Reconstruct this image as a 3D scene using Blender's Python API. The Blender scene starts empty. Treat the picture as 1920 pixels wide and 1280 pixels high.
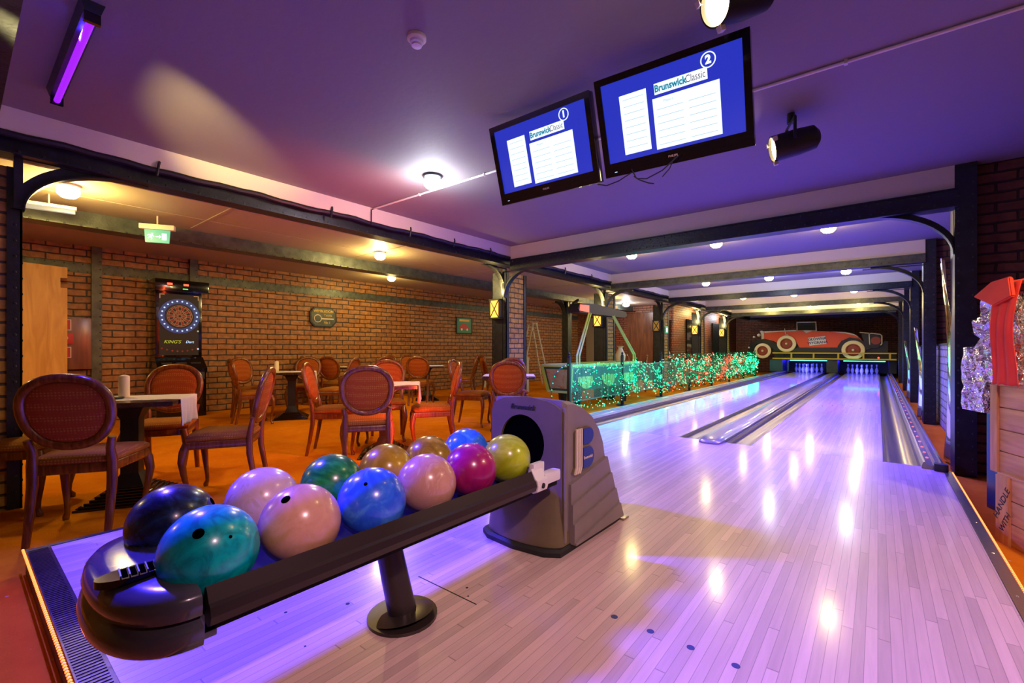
import bpy, bmesh, math, random
from mathutils import Vector, Matrix, Euler
random.seed(7)
PI=math.pi
sc=bpy.context.scene
C=sc.collection
R=math.radians
FL=-0.12      # carpet level (the bowling approach is a 12 cm step above it)

# ---------------------------------------------------------------- materials
MATS={}
def nt(name):
    m=bpy.data.materials.new(name); m.use_nodes=True
    t=m.node_tree; b=t.nodes['Principled BSDF']; MATS[name]=m
    return m,t,b
def plain(name,col,rough=.5,metal=0,coat=0,spec=.5,emit=None,es=0,bump=0,bscale=60,noise=0,nscale=8):
    m,t,b=nt(name)
    b.inputs['Base Color'].default_value=(*col,1); b.inputs['Roughness'].default_value=rough
    b.inputs['Metallic'].default_value=metal; b.inputs['Coat Weight'].default_value=coat
    b.inputs['Specular IOR Level'].default_value=spec
    if emit: b.inputs['Emission Color'].default_value=(*emit,1); b.inputs['Emission Strength'].default_value=es
    if noise or bump:
        tc=t.nodes.new('ShaderNodeTexCoord')
    if noise:
        n=t.nodes.new('ShaderNodeTexNoise'); n.inputs['Scale'].default_value=nscale; n.inputs['Detail'].default_value=5
        t.links.new(tc.outputs['Object'],n.inputs['Vector'])
        r=t.nodes.new('ShaderNodeMapRange'); r.inputs[1].default_value=.3; r.inputs[2].default_value=.7
        r.inputs[3].default_value=1-noise; r.inputs[4].default_value=1+noise*.6
        t.links.new(n.outputs['Fac'],r.inputs[0])
        v=t.nodes.new('ShaderNodeVectorMath'); v.operation='SCALE'; v.inputs[0].default_value=col
        t.links.new(r.outputs[0],v.inputs['Scale']); t.links.new(v.outputs[0],b.inputs['Base Color'])
    if bump:
        n2=t.nodes.new('ShaderNodeTexNoise'); n2.inputs['Scale'].default_value=bscale; n2.inputs['Detail'].default_value=3
        t.links.new(tc.outputs['Object'],n2.inputs['Vector'])
        bu=t.nodes.new('ShaderNodeBump'); bu.inputs['Strength'].default_value=bump; bu.inputs['Distance'].default_value=.01
        t.links.new(n2.outputs['Fac'],bu.inputs['Height']); t.links.new(bu.outputs[0],b.inputs['Normal'])
    return m
def emis(name,col,st,sample=True):
    m=plain(name,(.02,.02,.02),.4,emit=col,es=st)
    if not sample: m.cycles.emission_sampling='NONE'
    return m
def wallvec(t):
    """brick coordinates: (Y,Z) on faces looking along X, (X,Z) on faces looking along Y"""
    g=t.nodes.new('ShaderNodeNewGeometry'); s=t.nodes.new('ShaderNodeSeparateXYZ'); t.links.new(g.outputs['Position'],s.inputs[0])
    n=t.nodes.new('ShaderNodeSeparateXYZ'); t.links.new(g.outputs['True Normal'],n.inputs[0])
    a=t.nodes.new('ShaderNodeMath'); a.operation='ABSOLUTE'; t.links.new(n.outputs[0],a.inputs[0])
    gt=t.nodes.new('ShaderNodeMath'); gt.operation='GREATER_THAN'; gt.inputs[1].default_value=.5; t.links.new(a.outputs[0],gt.inputs[0])
    mx=t.nodes.new('ShaderNodeMix'); mx.data_type='FLOAT'; t.links.new(gt.outputs[0],mx.inputs[0])
    t.links.new(s.outputs[0],mx.inputs[2]); t.links.new(s.outputs[1],mx.inputs[3])
    c=t.nodes.new('ShaderNodeCombineXYZ'); t.links.new(mx.outputs[0],c.inputs[0]); t.links.new(s.outputs[2],c.inputs[1])
    return c,g
def brick(name,c1,c2,mortar,w=.29,h=.10,rough=.55):
    m,t,b=nt(name); c,g=wallvec(t)
    # slight wobble so the courses look hand-laid
    nz=t.nodes.new('ShaderNodeTexNoise'); nz.inputs['Scale'].default_value=5; t.links.new(g.outputs['Position'],nz.inputs['Vector'])
    vs=t.nodes.new('ShaderNodeVectorMath'); vs.operation='SCALE'; vs.inputs['Scale'].default_value=.022; t.links.new(nz.outputs['Color'],vs.inputs[0])
    va=t.nodes.new('ShaderNodeVectorMath'); va.operation='ADD'; t.links.new(c.outputs[0],va.inputs[0]); t.links.new(vs.outputs[0],va.inputs[1])
    br=t.nodes.new('ShaderNodeTexBrick'); t.links.new(va.outputs[0],br.inputs['Vector'])
    br.inputs['Scale'].default_value=1; br.inputs['Brick Width'].default_value=w; br.inputs['Row Height'].default_value=h
    br.inputs['Mortar Size'].default_value=.011; br.inputs['Mortar Smooth'].default_value=.45; br.inputs['Bias'].default_value=0
    br.inputs['Color1'].default_value=(*c1,1); br.inputs['Color2'].default_value=(*c2,1); br.inputs['Mortar'].default_value=(*mortar,1)
    n=t.nodes.new('ShaderNodeTexNoise'); n.inputs['Scale'].default_value=14; n.inputs['Detail'].default_value=6; t.links.new(g.outputs['Position'],n.inputs['Vector'])
    r=t.nodes.new('ShaderNodeMapRange'); r.inputs[1].default_value=.3; r.inputs[2].default_value=.7; r.inputs[3].default_value=.65; r.inputs[4].default_value=1.25
    t.links.new(n.outputs['Fac'],r.inputs[0])
    sm=t.nodes.new('ShaderNodeVectorMath'); sm.operation='SCALE'; t.links.new(br.outputs['Color'],sm.inputs[0]); t.links.new(r.outputs[0],sm.inputs['Scale'])
    t.links.new(sm.outputs[0],b.inputs['Base Color']); b.inputs['Roughness'].default_value=rough
    inv=t.nodes.new('ShaderNodeMath'); inv.operation='SUBTRACT'; inv.inputs[0].default_value=1; t.links.new(br.outputs['Fac'],inv.inputs[1])
    ad=t.nodes.new('ShaderNodeMath'); ad.operation='MULTIPLY_ADD'; ad.inputs[1].default_value=.18; t.links.new(n.outputs['Fac'],ad.inputs[0]); t.links.new(inv.outputs[0],ad.inputs[2])
    bu=t.nodes.new('ShaderNodeBump'); bu.inputs['Strength'].default_value=.9; bu.inputs['Distance'].default_value=.014
    t.links.new(ad.outputs[0],bu.inputs['Height']); t.links.new(bu.outputs[0],b.inputs['Normal'])
    return m
def lane_mat(name,base,bw=.034,rough=.13,coat=.6):
    m,t,b=nt(name)
    g=t.nodes.new('ShaderNodeNewGeometry'); s=t.nodes.new('ShaderNodeSeparateXYZ'); t.links.new(g.outputs['Position'],s.inputs[0])
    dv=t.nodes.new('ShaderNodeMath'); dv.operation='DIVIDE'; dv.inputs[1].default_value=bw; t.links.new(s.outputs[0],dv.inputs[0])
    fl=t.nodes.new('ShaderNodeMath'); fl.operation='FLOOR'; t.links.new(dv.outputs[0],fl.inputs[0])
    wn=t.nodes.new('ShaderNodeTexWhiteNoise'); wn.noise_dimensions='1D'; t.links.new(fl.outputs[0],wn.inputs['W'])
    # board length segments, offset per board
    yo=t.nodes.new('ShaderNodeMath'); yo.operation='MULTIPLY_ADD'; yo.inputs[1].default_value=7.3; t.links.new(wn.outputs[0],yo.inputs[0])
    y2=t.nodes.new('ShaderNodeMath'); y2.operation='DIVIDE'; y2.inputs[1].default_value=1.15; t.links.new(s.outputs[1],y2.inputs[0]); t.links.new(y2.outputs[0],yo.inputs[2])
    fy=t.nodes.new('ShaderNodeMath'); fy.operation='FLOOR'; t.links.new(yo.outputs[0],fy.inputs[0])
    cb=t.nodes.new('ShaderNodeCombineXYZ'); t.links.new(fl.outputs[0],cb.inputs[0]); t.links.new(fy.outputs[0],cb.inputs[1])
    w2=t.nodes.new('ShaderNodeTexWhiteNoise'); w2.noise_dimensions='2D'; t.links.new(cb.outputs[0],w2.inputs['Vector'])
    # grain
    cg=t.nodes.new('ShaderNodeVectorMath'); cg.operation='MULTIPLY'; cg.inputs[1].default_value=(55,3.5,1); t.links.new(g.outputs['Position'],cg.inputs[0])
    ca=t.nodes.new('ShaderNodeVectorMath'); ca.operation='MULTIPLY_ADD'; ca.inputs[1].default_value=(9,9,0); t.links.new(w2.outputs['Color'],ca.inputs[0]); t.links.new(cg.outputs[0],ca.inputs[2])
    n=t.nodes.new('ShaderNodeTexNoise'); n.inputs['Scale'].default_value=1; n.inputs['Detail'].default_value=5; n.inputs['Distortion'].default_value=.6; t.links.new(ca.outputs[0],n.inputs['Vector'])
    a=t.nodes.new('ShaderNodeMath'); a.operation='MULTIPLY_ADD'; a.inputs[1].default_value=.30; a.inputs[2].default_value=.68; t.links.new(w2.outputs[0],a.inputs[0])
    a2=t.nodes.new('ShaderNodeMath'); a2.operation='MULTIPLY_ADD'; a2.inputs[1].default_value=.34; t.links.new(n.outputs['Fac'],a2.inputs[0]); t.links.new(a.outputs[0],a2.inputs[2])
    # seams between boards
    fr=t.nodes.new('ShaderNodeMath'); fr.operation='FRACT'; t.links.new(dv.outputs[0],fr.inputs[0])
    pp=t.nodes.new('ShaderNodeMath'); pp.operation='SUBTRACT'; pp.inputs[1].default_value=.5; t.links.new(fr.outputs[0],pp.inputs[0])
    ab=t.nodes.new('ShaderNodeMath'); ab.operation='ABSOLUTE'; t.links.new(pp.outputs[0],ab.inputs[0])
    gt=t.nodes.new('ShaderNodeMath'); gt.operation='GREATER_THAN'; gt.inputs[1].default_value=.472; t.links.new(ab.outputs[0],gt.inputs[0])
    fr2=t.nodes.new('ShaderNodeMath'); fr2.operation='FRACT'; t.links.new(yo.outputs[0],fr2.inputs[0])
    lt=t.nodes.new('ShaderNodeMath'); lt.operation='LESS_THAN'; lt.inputs[1].default_value=.004; t.links.new(fr2.outputs[0],lt.inputs[0])
    mxm=t.nodes.new('ShaderNodeMath'); mxm.operation='MAXIMUM'; t.links.new(gt.outputs[0],mxm.inputs[0]); t.links.new(lt.outputs[0],mxm.inputs[1])
    dk=t.nodes.new('ShaderNodeMath'); dk.operation='MULTIPLY_ADD'; dk.inputs[1].default_value=-.42; dk.inputs[2].default_value=1; t.links.new(mxm.outputs[0],dk.inputs[0])
    ml=t.nodes.new('ShaderNodeMath'); ml.operation='MULTIPLY'; t.links.new(a2.outputs[0],ml.inputs[0]); t.links.new(dk.outputs[0],ml.inputs[1])
    v=t.nodes.new('ShaderNodeVectorMath'); v.operation='SCALE'; v.inputs[0].default_value=base; t.links.new(ml.outputs[0],v.inputs['Scale'])
    t.links.new(v.outputs[0],b.inputs['Base Color'])
    b.inputs['Roughness'].default_value=.35; b.inputs['Coat Weight'].default_value=coat; b.inputs['Coat Roughness'].default_value=rough
    return m
def marble(name,c1,c2,c3=None,scale=9,rough=.28,dist=2.2):
    m,t,b=nt(name); tc=t.nodes.new('ShaderNodeTexCoord')
    n=t.nodes.new('ShaderNodeTexNoise'); n.inputs['Scale'].default_value=scale; n.inputs['Detail'].default_value=6; n.inputs['Distortion'].default_value=dist; n.inputs['Roughness'].default_value=.6
    t.links.new(tc.outputs['Object'],n.inputs['Vector'])
    r=t.nodes.new('ShaderNodeValToRGB'); e=r.color_ramp.elements
    e[0].position=.36; e[0].color=(*c1,1); e[1].position=.66; e[1].color=(*c2,1)
    if c3: k=r.color_ramp.elements.new(.53); k.color=(*c3,1)
    t.links.new(n.outputs['Fac'],r.inputs[0]); t.links.new(r.outputs[0],b.inputs['Base Color'])
    b.inputs['Roughness'].default_value=rough; b.inputs['Coat Weight'].default_value=.25; b.inputs['Coat Roughness'].default_value=.12
    return m
def wood(name,c1,c2,axis=2,rough=.35,scale=3,coat=0):
    m,t,b=nt(name); tc=t.nodes.new('ShaderNodeTexCoord')
    mp=t.nodes.new('ShaderNodeMapping'); s=[scale*5]*3; s[axis]=scale*.6; mp.inputs['Scale'].default_value=s; t.links.new(tc.outputs['Object'],mp.inputs[0])
    n=t.nodes.new('ShaderNodeTexNoise'); n.inputs['Scale'].default_value=1.6; n.inputs['Detail'].default_value=6; n.inputs['Distortion'].default_value=1.2; t.links.new(mp.outputs[0],n.inputs['Vector'])
    r=t.nodes.new('ShaderNodeValToRGB'); e=r.color_ramp.elements; e[0].position=.32; e[0].color=(*c1,1); e[1].position=.68; e[1].color=(*c2,1)
    t.links.new(n.outputs['Fac'],r.inputs[0]); t.links.new(r.outputs[0],b.inputs['Base Color'])
    b.inputs['Roughness'].default_value=rough; b.inputs['Coat Weight'].default_value=coat; b.inputs['Coat Roughness'].default_value=.15
    return m
def fabric(name,c1,c2):
    m,t,b=nt(name); tc=t.nodes.new('ShaderNodeTexCoord')
    v=t.nodes.new('ShaderNodeTexVoronoi'); v.inputs['Scale'].default_value=62; v.inputs['Randomness'].default_value=.15; t.links.new(tc.outputs['Object'],v.inputs['Vector'])
    r=t.nodes.new('ShaderNodeValToRGB'); e=r.color_ramp.elements; e[0].position=.18; e[0].color=(*c2,1); e[1].position=.42; e[1].color=(*c1,1)
    t.links.new(v.outputs['Distance'],r.inputs[0]); t.links.new(r.outputs[0],b.inputs['Base Color'])
    b.inputs['Roughness'].default_value=.9; b.inputs['Specular IOR Level'].default_value=.15
    bu=t.nodes.new('ShaderNodeBump'); bu.inputs['Strength'].default_value=.4; bu.inputs['Distance'].default_value=.004; t.links.new(v.outputs['Distance'],bu.inputs['Height']); t.links.new(bu.outputs[0],b.inputs['Normal'])
    return m
def carpet_mat():
    m,t,b=nt('carpet'); g=t.nodes.new('ShaderNodeNewGeometry')
    n=t.nodes.new('ShaderNodeTexNoise'); n.inputs['Scale'].default_value=2.2; n.inputs['Detail'].default_value=8; n.inputs['Roughness'].default_value=.7; t.links.new(g.outputs['Position'],n.inputs['Vector'])
    r=t.nodes.new('ShaderNodeValToRGB'); e=r.color_ramp.elements; e[0].position=.3; e[0].color=(.56,.15,.006,1); e[1].position=.7; e[1].color=(.74,.25,.010,1)
    t.links.new(n.outputs['Fac'],r.inputs[0])
    v=t.nodes.new('ShaderNodeTexVoronoi'); v.inputs['Scale'].default_value=11; t.links.new(g.outputs['Position'],v.inputs['Vector'])
    lt=t.nodes.new('ShaderNodeMath'); lt.operation='LESS_THAN'; lt.inputs[1].default_value=.075; t.links.new(v.outputs['Distance'],lt.inputs[0])
    mx=t.nodes.new('ShaderNodeMix'); mx.data_type='RGBA'; t.links.new(lt.outputs[0],mx.inputs[0]); t.links.new(r.outputs[0],mx.inputs[6]); mx.inputs[7].default_value=(.62,.36,.12,1)
    t.links.new(mx.outputs[2],b.inputs['Base Color']); b.inputs['Roughness'].default_value=1; b.inputs['Specular IOR Level'].default_value=0
    n2=t.nodes.new('ShaderNodeTexNoise'); n2.inputs['Scale'].default_value=160; t.links.new(g.outputs['Position'],n2.inputs['Vector'])
    bu=t.nodes.new('ShaderNodeBump'); bu.inputs['Strength'].default_value=.35; bu.inputs['Distance'].default_value=.008; t.links.new(n2.outputs['Fac'],bu.inputs['Height']); t.links.new(bu.outputs[0],b.inputs['Normal'])
    return m
def foil_mat():
    m,t,b=nt('foil'); tc=t.nodes.new('ShaderNodeTexCoord')
    v=t.nodes.new('ShaderNodeTexVoronoi'); v.inputs['Scale'].default_value=26; v.feature='F1'; t.links.new(tc.outputs['Object'],v.inputs['Vector'])
    n=t.nodes.new('ShaderNodeTexNoise'); n.inputs['Scale'].default_value=30; n.inputs['Distortion'].default_value=2; t.links.new(tc.outputs['Object'],n.inputs['Vector'])
    a=t.nodes.new('ShaderNodeMath'); a.operation='ADD'; t.links.new(v.outputs['Distance'],a.inputs[0]); t.links.new(n.outputs['Fac'],a.inputs[1])
    bu=t.nodes.new('ShaderNodeBump'); bu.inputs['Strength'].default_value=1; bu.inputs['Distance'].default_value=.03; t.links.new(a.outputs[0],bu.inputs['Height']); t.links.new(bu.outputs[0],b.inputs['Normal'])
    b.inputs['Base Color'].default_value=(.86,.84,.8,1); b.inputs['Metallic'].default_value=1; b.inputs['Roughness'].default_value=.16
    return m
WARM=(1,.75,.25); COOL=(.85,.9,1)
M=dict(
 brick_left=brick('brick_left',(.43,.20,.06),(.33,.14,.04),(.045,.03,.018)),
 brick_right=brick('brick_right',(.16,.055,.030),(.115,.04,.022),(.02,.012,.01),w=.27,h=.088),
 brick_col=brick('brick_column',(.50,.29,.05),(.40,.22,.04),(.06,.045,.03),w=.21,h=.085),
 brick_end=brick('brick_end',(.36,.11,.04),(.27,.075,.03),(.03,.015,.01),w=.3,h=.08),
 pale=brick('pale_wall',(.42,.38,.33),(.36,.33,.3),(.16,.14,.12),w=.3,h=.1),
 paint=plain('ceiling_paint',(.24,.205,.21),.75,bump=.15,bscale=25),
 soffit=plain('soffit_paint',(.62,.57,.48),.7),
 leftceil=plain('left_ceiling',(.42,.33,.22),.55),
 steel=plain('steel_dark',(.022,.026,.036),.38,.3,noise=.35,nscale=12,bump=.25,bscale=40),
 steelg=plain('steel_green',(.10,.115,.09),.45,.35,noise=.4,nscale=9,bump=.25,bscale=40),
 steelm=plain('steel_mid',(.045,.055,.065),.4,.4,noise=.35,nscale=10),
 tape=plain('black_duct',(.012,.012,.014),.45,bump=.5,bscale=18),
 carpet=carpet_mat(),
 approach=lane_mat('approach_boards',(.66,.47,.45),coat=.45),
 lane=lane_mat('lane_boards',(.66,.56,.60),bw=.027,rough=.07,coat=.7),
 gutter=plain('gutter_metal',(.30,.27,.12),.28,.75),
 cap=plain('cap_plastic',(.24,.24,.12),.3,.3,coat=.3),
 alu=plain('aluminium',(.52,.47,.36),.28,.95,bump=.2,bscale=50),
 alud=plain('aluminium_worn',(.12,.10,.08),.4,.8,bump=.3,bscale=30,noise=.4),
 rubber=plain('black_rubber',(.012,.012,.012),.6),
 black=plain('black_gloss',(.006,.006,.008),.12,coat=.5),
 blackm=plain('black_matt',(.01,.01,.011),.5),
 void=plain('void_black',(.001,.001,.001),1,spec=0),
 rail=plain('rail_bronze',(.055,.042,.038),.30,.5),
 tray=plain('tray_dark',(.012,.010,.006),.7,spec=.2),
 capgrey=plain('end_cap_grey',(.085,.08,.105),.2,coat=.6,noise=.25,nscale=10),
 machine=plain('machine_taupe',(.23,.19,.175),.42,coat=.15,noise=.12,nscale=6),
 machined=plain('machine_dark',(.155,.12,.055),.42,noise=.15),
 white=plain('white_plastic',(.75,.74,.72),.35),
 whitem=plain('white_metal',(.62,.60,.55),.4),
 cream=plain('cream',(.78,.68,.5),.45),
 cloth=plain('tablecloth_white',(.82,.76,.68),.9,bump=.3,bscale=120),
 candle=plain('candle_wax',(.85,.74,.5),.5),
 wick=plain('candle_wick',(.1,.08,.06),.8),
 mahog=wood('mahogany',(.10,.026,.005),(.25,.08,.012),2,.25,4,coat=.35),
 fabric=fabric('chair_fabric',(.34,.075,.012),(.46,.20,.03)),
 fabricseat=fabric('seat_fabric',(.28,.095,.012),(.42,.21,.03)),
 tabletop=wood('dark_table',(.02,.012,.01),(.05,.03,.02),0,.25,2,coat=.4),
 crate=wood('crate_pine',(.48,.24,.06),(.66,.38,.12),0,.5,3),
 cratev=wood('crate_post',(.46,.22,.055),(.64,.36,.11),2,.5,3),
 pinedoor=wood('pine_panel',(.58,.26,.045),(.80,.44,.10),2,.45,1.2),
 browndoor=wood('brown_door',(.12,.04,.02),(.24,.09,.04),2,.3,1.5,coat=.3),
 beigedoor=plain('beige_door',(.34,.28,.17),.5),
 darkglass=plain('dark_glass',(.02,.018,.016),.08,coat=.5),
 bluebox=plain('blue_cabinet',(.02,.05,.13),.35),
 redcloth=plain('red_cloth',(.72,.045,.010),.75,noise=.15,nscale=5),
 foil=foil_mat(),
 film=plain('mirror_film',(.8,.82,.88),.08,1,bump=.3,bscale=5),
 car_red=plain('car_red',(.85,.085,.018),.4), car_black=plain('car_black',(.012,.012,.012),.35),
 car_dark=plain('car_maroon',(.30,.04,.015),.4), tyre=plain('whitewall',(.90,.78,.5),.5),
 yellow=plain('yellow_paint',(.62,.45,.03),.45),
 blue=plain('logo_blue',(.02,.05,.30),.4), navy=plain('navy_ink',(.03,.04,.22),.5),
 redp=plain('red_sign',(.55,.02,.015),.45), greenp=plain('green_sign',(.01,.22,.11),.4), ltgreen=plain('hockey_green',(.42,.62,.12),.35),
 hockeypale=plain('hockey_playfield',(.03,.10,.09),.4), hockeyend=marble('hockey_end_print',(.45,.42,.36),(.5,.06,.04),(.4,.36,.32),scale=5),
 gold=plain('gold_print',(.75,.5,.08),.4), sblack=plain('dart_black',(.008,.008,.008),.4), dred=plain('dart_red',(.35,.03,.02),.5), dblue=plain('dart_blue',(.01,.04,.15),.25),
 pin=plain('pin_white',(.8,.8,.85),.25,coat=.5), cord=plain('green_cord',(.008,.14,.06),.5), mesh=plain('mesh_wire',(.28,.26,.2),.4,.7),
 lampglass=emis('lamp_warm',(1,.72,.34),26), lampcool=emis('lamp_cool',(.95,.97,1),30), 
 tubeuv=emis('uv_tube',(.36,.012,.9),1.15), ledorange=emis('led_orange',(1,.045,.004),1.7), ledhot=emis('led_hot',(1,.26,.04),2.6,False),
 lampdim=emis('lamp_off_white',(1,.85,.6),.5,False),
 e_green=emis('bulb_green',(.004,.50,.19),4.6,False), e_teal=emis('bulb_teal',(.0,.75,.45),3.5,False), e_red=emis('bulb_red',(1,.07,.025),2.6,False), e_white=emis('bulb_pale',(.25,1,.55),5,False),
 scr=emis('screen_blue',(.022,.04,.60),.85), scrw=emis('screen_white',(.80,.93,1),1.25), scrt=emis('screen_teal',(.0,.30,.48),.8,False), scrn=emis('screen_navy',(.02,.03,.2),.5,False), scrl=emis('screen_line',(.45,.65,.8),.9,False),
 exitg=emis('exit_green',(.0,.42,.22),1.3), exitw=emis('exit_white',(.75,1,.85),2.2,False),
 lantern=emis('lantern_glow',(1,.42,.05),2.6), led_red=emis('led_red',(1,.05,.02),5,False), led_green=emis('led_green',(.1,.8,.1),2,False),
 dots=emis('dart_dots',(.55,.75,1),1.2,False), ringblue=emis('dart_ring',(.02,.09,.35),.35,False),kings=emis('kings_text',(.6,.65,.05),.7,False),
 uvblue=emis('pit_tube',(.08,.9,.45),5), classic=emis('screen_grey',(.20,.10,.16),.8,False),reddisp=emis('score_red',(1,.1,.06),2,False),
 stud=emis('stud_pink',(1,.22,.14),1.1,False),
)
# ---------------------------------------------------------------- mesh builder
class MB:
    def __init__(s): s.bm=bmesh.new()
    def _x(s,vs,mat):
        if mat is not None: bmesh.ops.transform(s.bm,matrix=mat,verts=vs)
    def box(s,x0,x1,y0,y1,z0,z1,bev=0,mat=None,mi=0):
        r=bmesh.ops.create_cube(s.bm,size=1); vs=r['verts']
        bmesh.ops.transform(s.bm,matrix=Matrix.Translation(((x0+x1)/2,(y0+y1)/2,(z0+z1)/2))@Matrix.Diagonal((x1-x0,y1-y0,z1-z0,1)),verts=vs)
        fs=set(f for v in vs for f in v.link_faces)
        for f in fs: f.material_index=mi
        s._x(vs,mat)
        if bev:
            es=list(set(e for v in vs for e in v.link_edges)); bmesh.ops.bevel(s.bm,geom=es,offset=bev,segments=2,affect='EDGES',profile=.7)
        return s
    def loft(s,rings,cap=True,close=True,mi=0):
        L=[[s.bm.verts.new(p) for p in r] for r in rings]
        for a,b in zip(L,L[1:]):
            n=len(a)
            for i in range(n if close else n-1):
                j=(i+1)%n
                try: f=s.bm.faces.new((a[i],a[j],b[j],b[i])); f.material_index=mi
                except ValueError: pass
        if cap:
            for r in (L[0][::-1],L[-1]):
                try: f=s.bm.faces.new(r); f.material_index=mi
                except ValueError: pass
        return s
    def tube(s,pts,r,seg=8,cap=True,mi=0,closed=False,sq=None):
        pts=[Vector(p) for p in pts]; n=len(pts); rings=[]
        rr=r if hasattr(r,'__len__') else [r]*n
        up=None
        for i,p in enumerate(pts):
            if closed: d=(pts[(i+1)%n]-pts[i-1])
            else: d=(pts[min(i+1,n-1)]-pts[max(i-1,0)])
            d.normalize()
            if up is None:
                up=Vector((0,0,1)) if abs(d.z)<.9 else Vector((1,0,0))
            u=(up-d*up.dot(d)).normalized(); w=d.cross(u); up=u
            a,b=(sq if sq else (1,1))
            rings.append([p+(u*math.cos(t)*a+w*math.sin(t)*b)*rr[i] for t in [2*PI*k/seg for k in range(seg)]])
        if closed: rings.append(rings[0]); 
        if closed:
            L=[[s.bm.verts.new(q) for q in rg] for rg in rings[:-1]]
            for i in range(n):
                a=L[i]; b=L[(i+1)%n]
                for k in range(seg):
                    j=(k+1)%seg; f=s.bm.faces.new((a[k],a[j],b[j],b[k])); f.material_index=mi
            return s
        return s.loft(rings,cap,True,mi)
    def cyl(s,p0,p1,r0,r1=None,seg=20,mi=0):
        return s.tube([p0,p1],[r0,r0 if r1 is None else r1],seg,True,mi)
    def lathe(s,prof,c=(0,0,0),seg=32,mat=None,mi=0,cap=True):
        rings=[[Vector((c[0]+r*math.cos(2*PI*k/seg),c[1]+r*math.sin(2*PI*k/seg),c[2]+z)) for k in range(seg)] for r,z in prof]
        st=len(s.bm.verts); s.bm.verts.ensure_lookup_table(); s.loft(rings,cap,True,mi)
        s.bm.verts.ensure_lookup_table(); s._x(s.bm.verts[st:],mat); return s
    def prism(s,poly,fn,d0,d1,mi=0):
        """poly 2D outline, fn(a,b,d)->xyz; extruded between depths d0,d1"""
        A=[s.bm.verts.new(fn(a,b,d0)) for a,b in poly]; B=[s.bm.verts.new(fn(a,b,d1)) for a,b in poly]
        n=len(poly); 
        for i in range(n):
            j=(i+1)%n; f=s.bm.faces.new((A[i],A[j],B[j],B[i])); f.material_index=mi
        f=s.bm.faces.new(A[::-1]); f.material_index=mi; f=s.bm.faces.new(B); f.material_index=mi
        return s
    def sphere(s,c,r,u=16,v=10,sc=(1,1,1),mi=0):
        res=bmesh.ops.create_uvsphere(s.bm,u_segments=u,v_segments=v,radius=r); vs=res['verts']
        bmesh.ops.transform(s.bm,matrix=Matrix.Translation(c)@Matrix.Diagonal((*sc,1)),verts=vs)
        for f in set(f for x in vs for f in x.link_faces): f.material_index=mi
        return s
    def ico(s,c,r,sub=1,sc=(1,1,1)):
        res=bmesh.ops.create_icosphere(s.bm,subdivisions=sub,radius=r)
        bmesh.ops.transform(s.bm,matrix=Matrix.Translation(c)@Matrix.Diagonal((*sc,1)),verts=res['verts']); return s
    def grid(s,fn,nu,nv,mi=0,thick=0):
        L=[[s.bm.verts.new(fn(i/nu,j/nv)) for j in range(nv+1)] for i in range(nu+1)]
        for i in range(nu):
            for j in range(nv):
                f=s.bm.faces.new((L[i][j],L[i+1][j],L[i+1][j+1],L[i][j+1])); f.material_index=mi
        return s
    def build(s,name,mats,parent=None,smooth=True,ang=32,recalc=True):
        if recalc: bmesh.ops.recalc_face_normals(s.bm,faces=s.bm.faces[:])
        me=bpy.data.meshes.new(name); s.bm.to_mesh(me); s.bm.free()
        for m in (mats if isinstance(mats,(list,tuple)) else [mats]): me.materials.append(M[m] if isinstance(m,str) else m)
        if smooth:
            me.shade_smooth(); me.set_sharp_from_angle(angle=R(ang))
        o=bpy.data.objects.new(name,me); C.objects.link(o)
        if parent: o.parent=parent
        return o
def tag(o,label,cat,group=None):
    o['label']=label; o['category']=cat
    if group: o['group']=group
    return o
def thing(name,label,cat,loc=(0,0,0),rz=0,group=None):
    o=bpy.data.objects.new(name,None); C.objects.link(o); o.location=loc; o.rotation_euler=(0,0,rz); o.empty_display_size=.1
    return tag(o,label,cat,group)
def struct(o): o['kind']='structure'; return o
def copytree(o,parent=None):
    c=o.copy(); C.objects.link(c)
    if parent: c.parent=parent
    for ch in list(o.children): copytree(ch,c)
    return c
def text(name,body,size,mat,parent,loc,rot,ext=.001,align='CENTER',shear=0,sx=1,bold=0):
    cu=bpy.data.curves.new(name,'FONT'); cu.body=body; cu.size=size; cu.extrude=ext; cu.align_x=align; cu.align_y='CENTER'; cu.shear=shear; cu.resolution_u=3; cu.offset=bold
    o=bpy.data.objects.new(name+'_c',cu); C.objects.link(o); bpy.context.view_layer.update()
    me=bpy.data.meshes.new_from_object(o.evaluated_get(bpy.context.evaluated_depsgraph_get()))
    bpy.data.objects.remove(o); me.materials.clear(); me.materials.append(M[mat])
    n=bpy.data.objects.new(name,me); C.objects.link(n); n.parent=parent; n.location=loc; n.rotation_euler=rot; n.scale=(sx,1,1)
    return n
def light(kind,loc,col,e,size=.1,sy=None,rot=None,spot=None,blend=.3):
    l=bpy.data.lights.new('light',kind); l.color=col; l.energy=e
    if kind=='AREA':
        l.size=size
        if sy: l.shape='RECTANGLE'; l.size_y=sy
    else: l.shadow_soft_size=size
    if kind=='SPOT': l.spot_size=spot; l.spot_blend=blend
    o=bpy.data.objects.new(kind.lower()+'_light',l); C.objects.link(o); o.location=loc
    if rot is not None: o.rotation_euler=rot
    return o
def aim(o,target): o.rotation_euler=(Vector(target)-o.location).to_track_quat('-Z','Y').to_euler()

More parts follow.
